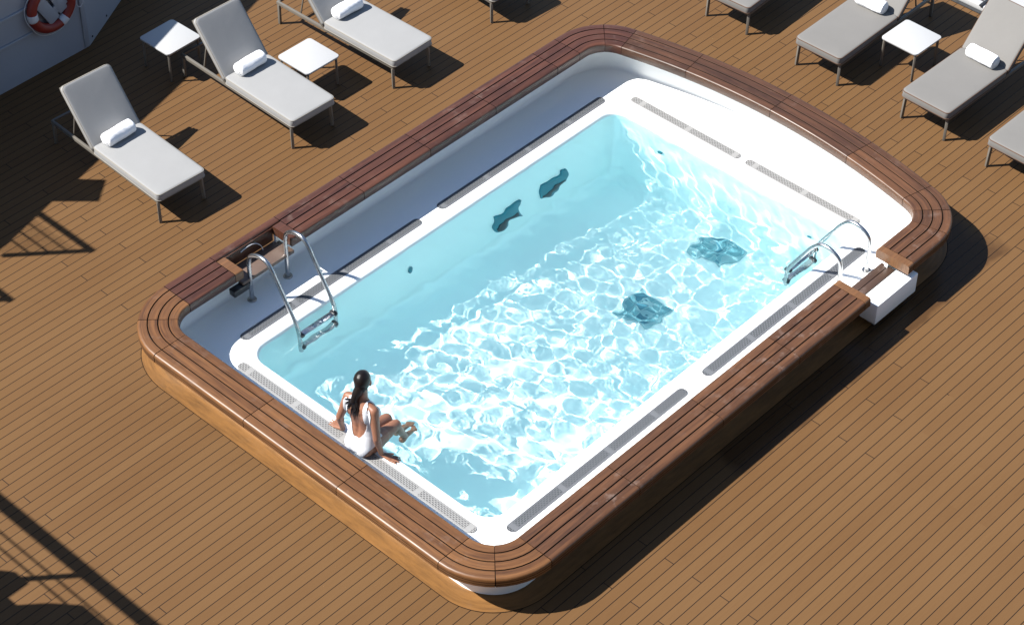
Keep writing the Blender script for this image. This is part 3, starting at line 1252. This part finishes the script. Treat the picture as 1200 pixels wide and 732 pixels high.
tw = [("on the pale lounger nearest the bulkhead", spots_l[0], -.02, 4), ("on the pale lounger between the two side tables", spots_l[1], 0, 2),
      ("on the pale lounger whose backrest is cut off by the top edge", spots_l[2], .0, -3),
      ("at the top edge on the taupe lounger beyond the side table", spots_r[1], -.02, 2), ("against the sunlit backrest of the taupe lounger at far right", spots_r[2], .01, -2)]
for i, (lab, ((x, y), rz, _), dx, da) in enumerate(tw):
    o = make_towel(i * 1.7 + .4)
    ca, sa = math.cos(R(rz)), math.sin(R(rz))
    lx, ly = dx, HINGE - .10
    o.location = (x + ca * lx - sa * ly, y + sa * lx + ca * ly, .436)
    o.rotation_euler = (0, 0, R(rz + da))
    tag(o, "white rolled towel " + lab, "towel", "rolled towels laid on the loungers")

# ------------------------------------------------------------------ bulkhead with a lifebuoy
WT = 1.42
wall = empty("bulkhead", (-.6, 7.23, 0))
tag(wall, "white painted steel bulkhead with two ribs, in shade at the top left corner", "bulkhead")


def prism(name, poly, z0, z1, mat, parent, bev=0.0):
    bm = bmesh.new()
    v0 = [bm.verts.new((p[0], p[1], z0)) for p in poly]
    f = bm.faces.new(v0)
    r = bmesh.ops.extrude_face_region(bm, geom=[f])
    for v in r['geom']:
        if isinstance(v, bmesh.types.BMVert):
            v.co.z = z1
    if bev:
        bmesh.ops.bevel(bm, geom=list(bm.edges), offset=bev, segments=2, profile=.5, affect='EDGES')
    return bm_obj(name, bm, mat, parent, True, 35)


wd = Vector((math.cos(R(28.35)), math.sin(R(28.35))))
e2 = wd * 2.2
prism("wall_panel", [(-9, -.05), (0, 0), (-.03, .05), (-9, .03)], 0.002, WT, M['wall'], wall)
prism("wall_panel", [(.004, .002), (e2.x, e2.y), (e2.x - .05, e2.y + .05), (-.03, .056)], 0.002, WT, M['wall'], wall)
for z in (.97, .61):
    prism("rib", [(-8.9, -.056), (-.78, -.006), (-.78, -.03), (-8.9, -.085)], z - .018, z + .018, M['wall'], wall, .006)
prism("corner_post", [(-.07, -.0035), (.0, 0), (.0, -.014), (-.07, -.0175)], 0.02, WT, M['wall'], wall, .003)
pw = Vector((wd.y, -wd.x))
for q, z in ((.08, .78), (.22, .55), (.10, .08), (.55, .8), (.55, .08)):
    c = wd * q
    o = lathe("bolt", M['black'], [(.014, 0), (.014, .006), (.008, .01)], (0, 0, 0), wall, 10)
    o.location = (c.x + pw.x * .003, c.y + pw.y * .003, z)
    o.rotation_euler = (R(90), 0, R(28.35))

buoy = empty("lifebuoy", (-1.10, 7.16, .875))
tag(buoy, "red lifebuoy with white bands and a grab rope hung on the white bulkhead", "lifebuoy")
RM, RT = .285, .062
pts = [(RM * math.cos(2 * math.pi * k / 48), 0, RM * math.sin(2 * math.pi * k / 48)) for k in range(48)]
vs, fs = tube_geo(pts, RT, 18, True)
mesh_obj("ring", vs, fs, M['orange'], buoy, True)
for a0 in (-62, 28, 118, 185):
    pts = [(RM * math.cos(R(a0 + d)), 0, RM * math.sin(R(a0 + d))) for d in np.linspace(-9, 9, 7)]
    vs, fs = tube_geo(pts, RT + .005, 18)
    mesh_obj("white_band", vs, fs, M['band'], buoy, True)
rp = []
for k in range(96):
    a = 2 * math.pi * k / 96
    rr_ = RM + RT + .008 + .030 * abs(math.sin(2 * (a - R(-62 if True else 0))))
    rp.append((rr_ * math.cos(a), .0 - .012 * math.sin(4 * a), rr_ * math.sin(a)))
vs, fs = tube_geo(rp, .0045, 6, True)
mesh_obj("grab_rope", vs, fs, M['band'], buoy, True)
# folded white canvas cover held inside the ring
holder = empty("canvas_cover", (-1.10, 7.20, .86))
tag(holder, "folded white canvas cover inside the red lifebuoy ring", "cover")
for (x0, z0, x1, z1, w) in ((-.2, .22, .02, -.2, .16), (.0, .26, .16, -.12, .13), (-.05, -.12, .2, .02, .12)):
    bar("canvas_fold", M['wall'], (x0, -.03, z0), (x1, -.045, z1), .03, w, holder, .012, up=Vector((0, 1, 0)).cross(Vector((x1 - x0, 0, z1 - z0)).normalized()))
tube("hanging_line", M['band'], smooth_path([(.28, -.06, .1), (.42, -.05, .02), (.47, -.04, -.12), (.40, -.04, -.22), (.33, -.05, -.12), (.35, -.06, .05)], 3), .006, holder, 6)

# ------------------------------------------------------------------ upper deck whose edge and railings throw the shadows at the left
ZS = 2.6
sx_, sy_ = .696, -.613
def lift(p, z): return (p[0] - sx_ * z, p[1] - sy_ * z)
ud = empty("upper_deck", (-6, 9, 0))
tag(ud, "white upper deck beyond the left edge that shades the bulkhead corner", "upper deck")
edge = [lift(p, ZS) for p in ((1.9, 6.62), (.4, 6.09), (-.11, 5.90), (-1.12, 5.62), (-2.32, 5.31), (-2.77, 5.21), (-3.57, 4.99), (-5.3, 4.72))]
poly = [(-16, 8.6), (-16, 14), (3, 14)] + [(p[0], p[1]) for p in edge]
# keep the slab clear of the picture: nothing of it reaches in front of the bulkhead corner
prism("deck_slab", [(p[0] + 6, p[1] - 9) for p in poly], ZS - .14, ZS, M['slab'], ud)
for x, y in ((-9, 10), (-4, 9.5), (.5, 10.5)):
    box("pillar", M['slab'], x + 6 - .08, x + 6 + .08, y - 9 - .08, y - 9 + .08, 0.002, ZS - .142, ud)
# a slanted wind screen standing on its edge
ws = [(-2.32, 5.31), (-2.11, 5.07), (-2.41, 4.83), (-2.77, 5.21)]
w0, w3 = lift(ws[0], ZS), lift(ws[3], ZS)
zz1 = ZS + .34
zz2 = ZS + .52
t0 = lift(ws[1], zz1); t1 = lift(ws[2], zz2)
vs = [(w0[0], w0[1], ZS + .002), (w3[0], w3[1], ZS + .002), (t1[0], t1[1], zz2), (t0[0], t0[1], zz1)]
vs += [(v[0] - .02, v[1] + .03, v[2]) for v in vs]
mesh_obj("wind_screen", [(v[0] + 6, v[1] - 9, v[2]) for v in vs], [(3, 2, 1, 0), (4, 5, 6, 7), (0, 1, 5, 4), (1, 2, 6, 5), (2, 3, 7, 6), (3, 0, 4, 7)], M['slab'], ud)


def railing(label, xs, ya, yb, zt, rad, posts, base_z, rails, net=True):
    """xs: the shadow line of its top rail on the deck"""
    a, b = lift((xs, ya), zt), lift((xs, yb), zt)
    t = empty("deck_railing", (a[0], a[1], base_z))
    tag(t, label, "railing", "railings of the deck above")
    o = Vector((a[0], a[1], base_z))
    bar("top_rail", M['slab'], Vector((a[0], a[1], zt - rad)) - o, Vector((b[0], b[1], zt - rad)) - o, rad * 2.2, rad * 1.2, t, .01)
    for f in posts:
        p = Vector((a[0], a[1] + (b[1] - a[1]) * f, 0))
        bar("post", M['slab'], Vector((p.x, p.y, zt - rad * 1.7)) - o, Vector((p.x, p.y, base_z + .002)) - o, .05, .05, t)
    for dz in rails:
        tube("thin_rail", M['slab'], [Vector((a[0], a[1], zt - dz)) - o, Vector((b[0], b[1], zt - dz)) - o], .011, t, 8)
    if net:
        q = [Vector((a[0] - .03, a[1], base_z + .05)), Vector((b[0] - .03, b[1], base_z + .05)), Vector((b[0] - .03, b[1], zt - .12)), Vector((a[0] - .03, a[1], zt - .12))]
        mesh_obj("net_panel", [v - o for v in q], [(0, 1, 2, 3)], M['net'], t)
    return t


railing("white railing of the deck above whose post and rail shadow forms a triangle", -2.98, 4.19, 5.6, 3.66, .032, (0.02, .9), ZS, (.3, .52, .74))
railing("white railing of the deck above whose shadow end shows at the left edge", -4.09, 4.19, 5.6, 3.66, .034, (0.03, .9), ZS, (.3, .55))
ud2 = empty("side_gallery", (-9.5, 1.5, 0))
tag(ud2, "white side gallery beyond the lower left edge", "gallery")
ga = lift((-5.94, -3.0), 3.6); gb = lift((-5.94, 3.4), 3.6)
prism("gallery_floor", [(ga[0] - 1.8 + 9.5, ga[1] - 1.5), (ga[0] + .04 + 9.5, ga[1] - 1.5), (gb[0] + .04 + 9.5, gb[1] - 1.5), (gb[0] - 1.8 + 9.5, gb[1] - 1.5)], 2.36, 2.5, M['slab'], ud2)
for y in (-3.5, 0, 3.5):
    box("pillar", M['slab'], -.2, -.04, y - .08, y + .08, .002, 2.358, ud2)
railing("long white railing whose thick shadow bar crosses the lower left corner", -5.94, -3.0, 3.4, 3.6, .055, (.02, .56, .98), 2.5, (.40, .58), False)
# unseen blocks added on the gallery, outlined to cast two shadow blots
def block(name, lab, pts, z):
    ps = [lift(p, z) for p in pts]
    cx_ = sum(p[0] for p in ps) / len(ps); cy_ = sum(p[1] for p in ps) / len(ps)
    t = empty(name, (cx_, cy_, 2.5)); tag(t, lab, "block", "unseen blocks on the side gallery")
    prism("block_body", [(p[0] - cx_, p[1] - cy_) for p in ps], 0.002, z - 2.5 - .06, M['slab'], t)
    prism("block_lid", [((p[0] - cx_) * 1.0, (p[1] - cy_) * 1.0) for p in ps], z - 2.5 - .058, z - 2.5, M['slab'], t, .01)
block("gallery_block", "white locker on the gallery, unseen and shaped to cast the larger blot at lower left", [(-6.24, -.6), (-6.24, .36), (-6.45, .62), (-6.9, .62), (-6.9, -.6)], 3.12)
block("gallery_block", "white locker on the gallery, unseen and shaped to cast the small blot at the left edge", [(-6.42, .93), (-6.42, 1.14), (-6.52, 1.28), (-6.9, 1.28), (-6.9, .93)], 2.98)

# ------------------------------------------------------------------ masses added outside the view to cut skylight and deepen the shade
su = empty("sky_blocker", (-9.5, 15, 0))
tag(su, "tall white superstructure added out of view beyond the upper left to cut skylight", "blocker")
pl = [lift(p, 10.0) for p in ((-3.57, 4.99), (-2.32, 5.31), (-1.12, 5.65), (.4, 6.15), (1.9, 6.62))]
pl = [(p[0] - .2, p[1] + .15) for p in pl]
prism("blocker_wall", [(p[0] + 9.5, p[1] - 15) for p in ([(-22, 12.2)] + pl + [(2, 24), (-22, 24)])], .002, 10.0, M['slab'], su)
tw_ = empty("unseen_tower", (-13.4, -11.6, 0))
tag(tw_, "white tower added behind the viewer, out of view, to cut skylight", "tower")
ax = Vector((fwd.x, fwd.y, 0)).normalized()
sd = Vector((-ax.y, ax.x, 0))
c0 = -ax * 1.0
poly = [c0 + sd * 12, c0 - sd * 22, c0 - sd * 22 - ax * 6, c0 + sd * 12 - ax * 6]
prism("tower_wall", [(p.x, p.y) for p in poly], .002, 19.0, M['slab'], tw_)

# ------------------------------------------------------------------ low white coaming behind the right loungers
cm = empty("white_coaming", (7.6, 0, 0))
tag(cm, "low white coaming with dark gaps and a grey hatch behind the right loungers", "coaming")
bm_obj("drip_channel", bm_box(-.12, -.06, -9, 6, .001, .012, .002), M['black'], cm)
bm_obj("white_edge", bm_box(-.055, .055, -9, 6, .001, .075, .012), M['table'], cm, True, 40)
bm_obj("dark_gap", bm_box(.057, .132, -9, 6, .001, .03, .002), M['black'], cm)
bm_obj("grey_hatch", bm_box(.135, 2.4, -9, 6, .001, .10, .02), M['slab'], cm, True, 40)
for k in range(-14, 12):
    y = k * .34 + .1
    bm_obj("clip", bm_box(-.075, .12, y - .018, y + .018, .0755, .098, .004), M['black'], cm, True, 40)

# ------------------------------------------------------------------ the bather
def rounded_cone(a, b, ra, rb, flat=None, seg=16):
    """closed tapered limb with round ends; flat = (axis, factor) squashes the section along that axis"""
    a, b = Vector(a), Vector(b)
    d = (b - a).normalized()
    s = d.cross(Vector((0, 0, 1)) if abs(d.z) < .9 else Vector((1, 0, 0))).normalized()
    t = s.cross(d)
    prof = []
    for k in range(1, 6):
        q = math.pi / 2 * (1 - k / 5)
        prof.append((a - d * (ra * math.sin(q)), ra * math.cos(q)))
    prof = [(a - d * ra * .999, ra * .05)] + prof[0:]
    for k in range(0, 5):
        q = math.pi / 2 * k / 5
        prof.append((b + d * (rb * math.sin(q)), rb * math.cos(q)))
    prof.append((b + d * rb * .999, rb * .05))
    vs, fs = [], []
    for p, r in prof:
        for k in range(seg):
            w = 2 * math.pi * k / seg
            o = (s * math.cos(w) + t * math.sin(w)) * r
            if flat:
                ax = Vector(flat[0]).normalized()
                o -= ax * (o.dot(ax) * (1 - flat[1]))
            vs.append(p + o)
    for i in range(len(prof) - 1):
        for k in range(seg):
            fs.append((i * seg + k, i * seg + (k + 1) % seg, (i + 1) * seg + (k + 1) % seg, (i + 1) * seg + k))
    fs.append(tuple(range(seg))[::-1]); fs.append(tuple((len(prof) - 1) * seg + k for k in range(seg)))
    return vs, fs


def ellipsoid(c, m3_, seg=24, rings_=14):
    vs, fs = [], []
    c = Vector(c)
    for i in range(rings_ + 1):
        th = math.pi * (i + .02) / (rings_ + .04)
        for k in range(seg):
            w = 2 * math.pi * k / seg
            vs.append(c + m3_ @ Vector((math.sin(th) * math.cos(w), math.sin(th) * math.sin(w), math.cos(th))))
    for i in range(rings_):
        for k in range(seg):
            fs.append((i * seg + k, (i + 1) * seg + k, (i + 1) * seg + (k + 1) % seg, i * seg + (k + 1) % seg))
    fs.append(tuple(range(seg))); fs.append(tuple(rings_ * seg + k for k in range(seg))[::-1])
    return vs, fs


class Union:
    def __init__(s):
        s.v, s.f = [], []

    def add(s, vf):
        n = len(s.v)
        s.v += [Vector(v) for v in vf[0]]
        s.f += [tuple(i + n for i in f) for f in vf[1]]

    def build(s, voxel, smooth_it, fac=.5):
        me = bpy.data.meshes.new("tmp")
        me.from_pydata([tuple(v) for v in s.v], [], s.f)
        bm_ = bmesh.new(); bm_.from_mesh(me)
        bmesh.ops.recalc_face_normals(bm_, faces=bm_.faces); bm_.to_mesh(me); bm_.free()
        o = bpy.data.objects.new("tmp", me)
        COL.objects.link(o)
        md = o.modifiers.new("r", 'REMESH'); md.mode = 'VOXEL'; md.voxel_size = voxel; md.use_smooth_shade = True
        md = o.modifiers.new("s", 'SMOOTH'); md.factor = fac; md.iterations = smooth_it
        dg = bpy.context.evaluated_depsgraph_get()
        res = bpy.data.meshes.new_from_object(o.evaluated_get(dg))
        bpy.data.objects.remove(o)
        bpy.data.meshes.remove(me)
        return res


O3 = Vector((-3.035, -.075, 0.0))
PH = R(4)
FW = Vector((math.cos(PH), math.sin(PH), 0))
LF = Vector((-math.sin(PH), math.cos(PH), 0))
UPZ = Vector((0, 0, 1))


def B(f, l, z):
    return O3 + FW * f + LF * l + UPZ * z


TORSO = [(-.002, -.01, .10, .07), (.03, -.015, .145, .110), (.08, -.018, .168, .128), (.14, -.014, .170, .124), (.20, -.006, .158, .108),
         (.27, .008, .146, .092), (.33, .014, .135, .086), (.39, .014, .138, .089), (.46, .010, .151, .098), (.53, .004, .164, .104),
         (.59, -.004, .166, .100), (.635, -.008, .150, .083), (.668, -.006, .112, .062), (.695, .0, .070, .054), (.72, .006, .055, .052), (.80, .022, .051, .051)]


def t_at(z):
    zs = [q[0] for q in TORSO]
    return [float(np.interp(z, zs, [q[i] for q in TORSO])) for i in (1, 2, 3)]


bod = Union()
vs, fs = [], []
SEGN = 32
for z, f0, hw, hd in TORSO:
    for k in range(SEGN):
        w = 2 * math.pi * k / SEGN
        c_, s_ = math.cos(w), math.sin(w)
        e = .86
        x = math.copysign(abs(c_) ** e, c_) * hd
        y = math.copysign(abs(s_) ** e, s_) * hw
        # spine furrow
        if x < 0 and .12 < z < .62:
            x += .014 * math.exp(-(y / .022) ** 2)
        vs.append(B(f0 + x, y, z))
n = len(TORSO)
for i in range(n - 1):
    for k in range(SEGN):
        fs.append((i * SEGN + k, i * SEGN + (k + 1) % SEGN, (i + 1) * SEGN + (k + 1) % SEGN, (i + 1) * SEGN + k))
fs.append(tuple(range(SEGN))[::-1]); fs.append(tuple((n - 1) * SEGN + k for k in range(SEGN)))
bod.add((vs, fs))
for l in (-1, 1):                                               # buttocks and shoulder blades, bust
    bod.add(ellipsoid(B(-.055, l * .075, .085), Matrix(((.095, 0, 0), (0, .090, 0), (0, 0, .098)))))
    bod.add(ellipsoid(B(-.062, l * .085, .535), Matrix(((.035, 0, 0), (0, .055, 0), (0, 0, .085)))))
    bod.add(ellipsoid(B(.085, l * .075, .475), Matrix(((.062, 0, 0), (0, .068, 0), (0, 0, .068)))))
JO = {}
for l, kn, an, toe, el, wr, hand_dir, fold in (
        (1, B(.42, .07, .030), B(.585, .065, -.38), B(.75, .06, -.44), B(-.070, .245, .33), B(.025, .305, .052), Vector((.10, 1, 0)), 1),
        (-1, B(.42, -.05, .022), B(.57, -.03, -.40), B(.735, -.02, -.46), B(-.065, -.240, .325), B(.010, -.222, .052), Vector((.42, -1, 0)), -1)):
    hip = B(.02, l * .088, .090)
    bod.add(rounded_cone(hip, kn, .098, .058))
    mid = hip.lerp(kn, .4)
    bod.add(rounded_cone(hip.lerp(kn, .1) + UPZ * .005, mid, .100, .088))
    bod.add(rounded_cone(kn, an, .055, .036))
    bod.add(rounded_cone(kn.lerp(an, .22) - FW * .018, kn.lerp(an, .5) - FW * .010, .050, .042))
    heel = an - FW * .03 - UPZ * .03
    bod.add(rounded_cone(heel, toe, .036, .026, ((0, 0, 1), .75)))
    bod.add(rounded_cone(an - UPZ * .01, an.lerp(toe, .55) - UPZ * .005, .036, .030))
    for q, L_, r_ in ((.024, .030, .0150), (.008, .026, .0115), (-.006, .022, .0105), (-.018, .016, .0100), (-.029, .008, .0095)):
        qq = q * -l
        bod.add(rounded_cone(toe + LF * qq, toe + FW * L_ + LF * qq * 1.05, r_ + .002, r_, seg=10))
    sh = B(-.012, l * .168, .615)
    bod.add(rounded_cone(sh, el, .053, .039))
    bod.add(rounded_cone(B(-.005, l * .07, .650), sh + UPZ * .006, .045, .050))
    bod.add(rounded_cone(sh.lerp(el, .2), sh.lerp(el, .55), .049, .045))
    bod.add(rounded_cone(el, wr, .038, .027))
    bod.add(rounded_cone(el.lerp(wr, .12), el.lerp(wr, .4), .041, .036))
    # hand: palm flat on the ledge, five separate fingers
    hd_ = hand_dir.normalized()
    side = UPZ.cross(hd_)
    pw_ = wr + hd_ * .035 - UPZ * .018
    kn0 = wr + hd_ * .105 - UPZ * .034
    for q in (-1, -.33, .33, 1):
        bod.add(rounded_cone(wr - UPZ * .004, kn0 + side * (q * .030), .023, .0145))
    for q, L_ in ((-1, .078), (-.33, .092), (.33, .086), (1, .066)):
        ll_ = L_ * (1.0)
        qq = q * fold
        p0 = kn0 + side * (qq * .031)
        dq = (hd_ + side * (qq * .17)).normalized()
        p1 = p0 + dq * (ll_ * .45) - UPZ * .001
        p2 = p0 + dq * ll_ - UPZ * .0065
        bod.add(rounded_cone(p0, p1, .0118, .0108, seg=12)); bod.add(rounded_cone(p1, p2, .0105, .0088, seg=12))
    th0 = wr + hd_ * .03 + FW * .018 - UPZ * .02
    th1 = th0 + (hd_ * .55 + FW * .85).normalized() * .045 - UPZ * .012
    th2 = th1 + (hd_ * .85 + FW * .5).normalized() * .036 - UPZ * .003
    bod.add(rounded_cone(th0, th1, .016, .013, seg=12)); bod.add(rounded_cone(th1, th2, .0125, .0098, seg=12))
    JO[l] = (kn, an, toe, sh, el, wr)

# head, turned a little to her left, looking out over the water
HY = PH + R(24)
HF = Vector((math.cos(HY), math.sin(HY), -.10)).normalized()
HL = Vector((-math.sin(HY), math.cos(HY), 0))
HU = HF.cross(HL)
HC = B(.040, .008, .900)


def HP(f, l, u):
    return HC + HF * f + HL * l + HU * u


HM = Matrix((HF, HL, HU)).transposed()
bod.add(ellipsoid(HP(-.008, 0, .012), HM @ Matrix.Diagonal((.100, .080, .098))))
bod.add(ellipsoid(HP(.030, 0, -.050), HM @ Matrix.Diagonal((.066, .062, .075))))
bod.add(rounded_cone(HP(.060, 0, -.100), HP(.066, 0, -.092), .026, .026))
bod.add(rounded_cone(HP(.088, 0, .004), HP(.108, 0, -.034), .009, .014))
for l in (-1, 1):
    bod.add(ellipsoid(HP(.0, l * .080, -.022), HM @ Matrix.Diagonal((.020, .010, .034))))
    bod.add(ellipsoid(HP(.070, l * .036, -.030), HM @ Matrix.Diagonal((.028, .024, .022))))
bod.add(rounded_cone(HP(.082, -.018, -.067), HP(.082, .018, -.067), .010, .010))
bod.add(rounded_cone(B(.008, 0, .66), HP(-.012, 0, -.05), .058, .052))
skin_me = bod.build(.0052, 5, .5)

person = empty("person", (O3.x, O3.y, 0.0))
tag(person, "woman in a white backless swimsuit sitting on the pool edge, feet in the water", "person")


def child_mesh(name, me, mat):
    me.name = name
    me.materials.clear()
    me.materials.append(mat)
    me.transform(Matrix.Translation(-Vector((O3.x, O3.y, 0))))
    me.polygons.foreach_set('use_smooth', [True] * len(me.polygons))
    o = bpy.data.objects.new(name, me)
    COL.objects.link(o)
    o.parent = person
    return o


# swimsuit: the covered part of the body surface, lifted off the skin
nv = len(skin_me.vertices)
co = np.empty(nv * 3); skin_me.vertices.foreach_get('co', co); co = co.reshape(-1, 3)
no = np.empty(nv * 3); skin_me.vertices.foreach_get('normal', no); no = no.reshape(-1, 3)
rel = co - np.array(O3)
Fv = rel @ np.array(FW); Lv = rel @ np.array(LF); Zv = rel[:, 2]
TZ = np.array([q[0] for q in TORSO])
f0v = np.interp(Zv, TZ, [q[1] for q in TORSO]); hwv = np.interp(Zv, TZ, [q[2] for q in TORSO])
aL = np.abs(Lv)
fr_ = Fv - f0v
back = fr_ < 0
# signed "coverage": positive where cloth lies
scoop = .225 + .33 * (aL / .128) ** 3.2
c_back = scoop - Zv
strap_c = .132 - .032 * np.clip((Zv - .50) / .16, 0, 1)
c_strap = np.where(Zv > .34, .0185 - np.abs(aL - strap_c), -1)
c_side = np.where(aL > strap_c, .40 - Zv - .8 * np.clip(aL - strap_c, 0, 1), -1.0)
c_backtot = np.maximum(np.maximum(c_back, c_strap), np.minimum(c_side, .47 - Zv))
c_front = np.maximum(.50 - Zv + .15 * (aL / .1) ** 2 * .5, c_strap)
up = np.where(back, c_backtot, c_front)
leg = np.where(back, .078 + .62 * np.clip(Zv, 0, 1) - aL, .050 + .66 * np.clip(Zv - .02, 0, 1) - aL)
leg = np.where(Zv > .24, 1.0, leg)
arm = hwv + .014 - aL
front_leg = np.where((fr_ > .135) & (Zv < .21), -1.0, 1.0)
top = np.where(Zv > .70, -1.0, 1.0)
cov = np.minimum.reduce([up, leg, arm, front_leg, top])
polys = [tuple(p.vertices) for p in skin_me.polygons]
keep = [p for p in polys if max(cov[i] for i in p) > 0]
used = sorted({i for p in keep for i in p})
# pull boundary vertices on to the zero line so that the hems run clean
P = {i: co[i].copy() for i in used}
nb = {}
for p in keep:
    for a, b in zip(p, p[1:] + p[:1]):
        nb.setdefault(a, set()).add(b); nb.setdefault(b, set()).add(a)
for i in used:
    if cov[i] < 0:
        cand = [j for j in nb[i] if cov[j] > 0]
        if cand:
            q = sum((co[j] + (co[i] - co[j]) * (cov[j] / (cov[j] - cov[i])) if cov[i] > -.5 else co[j] for j in cand)) / len(cand)
            P[i] = q
ix = {v: k for k, v in enumerate(used)}
sv = [tuple(P[i] + no[i] * .0035) for i in used]
sme = bpy.data.meshes.new("swimsuit")
sme.from_pydata(sv, [], [tuple(ix[i] for i in p) for p in keep])
sme.update()
bm_ = bmesh.new(); bm_.from_mesh(sme)
bmesh.ops.remove_doubles(bm_, verts=bm_.verts, dist=.0008)
# keep only the big connected piece
seen, comps = set(), []
for v in bm_.verts:
    if v.index in seen:
        continue
    st_, c = [v], []
    seen.add(v.index)
    while st_:
        q = st_.pop(); c.append(q)
        for e in q.link_edges:
            w = e.other_vert(q)
            if w.index not in seen:
                seen.add(w.index); st_.append(w)
    comps.append(c)
comps.sort(key=len)
for c in comps[:-1]:
    bmesh.ops.delete(bm_, geom=c, context='VERTS')
bm_.to_mesh(sme); bm_.free()

body = child_mesh("body", skin_me, M['skin'])
body.cycles.is_caustics_receiver = True
suit = child_mesh("swimsuit", sme, M['suit'])
md = suit.modifiers.new("thickness", 'SOLIDIFY'); md.thickness = .004; md.offset = 1
suit.cycles.is_caustics_receiver = True

# hair: combed back wet, strands falling on to the back
hr = Union()
hr.add(ellipsoid(HP(-.022, 0, .024), HM @ Matrix.Diagonal((.096, .0835, .097))))
hr.add(ellipsoid(HP(-.045, 0, -.02), HM @ Matrix.Diagonal((.068, .072, .075))))
hr.add(rounded_cone(HP(-.06, .0, -.04), B(-.05, .018, .765), .058, .046))
hr.add(rounded_cone(B(-.05, .018, .765), B(-.082, .03, .69), .046, .034))
for (l0, l1, z1, r0, bend) in ((.03, .150, .570, .012, .02), (.025, .118, .520, .013, .015), (.035, .088, .57, .011, .0), (.01, .062, .480, .0135, .0), (.0, .022, .445, .014, -.006), (-.01, -.008, .480, .012, -.01),
                               (-.02, -.040, .565, .010, -.01), (.05, .168, .620, .010, .02)):
    p0 = B(-.082, l0 + .01, .70)
    fb = t_at(z1)[0] - t_at(z1)[2] * (1 - (l1 / .2) ** 2) ** .5 - .010
    fm_z = (.70 + z1) / 2
    fm = t_at(fm_z)[0] - t_at(fm_z)[2] - .008
    p1 = B(fm, (l0 + l1) / 2 + bend, fm_z)
    p2 = B(fb, l1, z1)
    hr.add(rounded_cone(p0, p1, r0, r0 * .72, seg=10)); hr.add(rounded_cone(p1, p2, r0 * .72, .004, seg=10))
hair_me = hr.build(.0045, 2, .4)
hair = child_mesh("hair", hair_me, M['hair'])
for l in (-1, 1):
    vs, fs = ellipsoid(HP(.083, l * .034, -.004) - person.location, HM @ Matrix.Diagonal((.011, .013, .008)), 12, 8)
    mesh_obj("eye", vs, fs, M['black'], person, True)

# everything that stands under water takes the sunlight focused by the ripples
for o in bpy.data.objects:
    if o.type == 'MESH' and o.name.split('.')[0] in ('floor_drain', 'drain_tile', 'wall_grille', 'grille_recess', 'water_inlet', 'rung', 'rung_bracket', 'hand_rail'):
        o.cycles.is_caustics_receiver = True
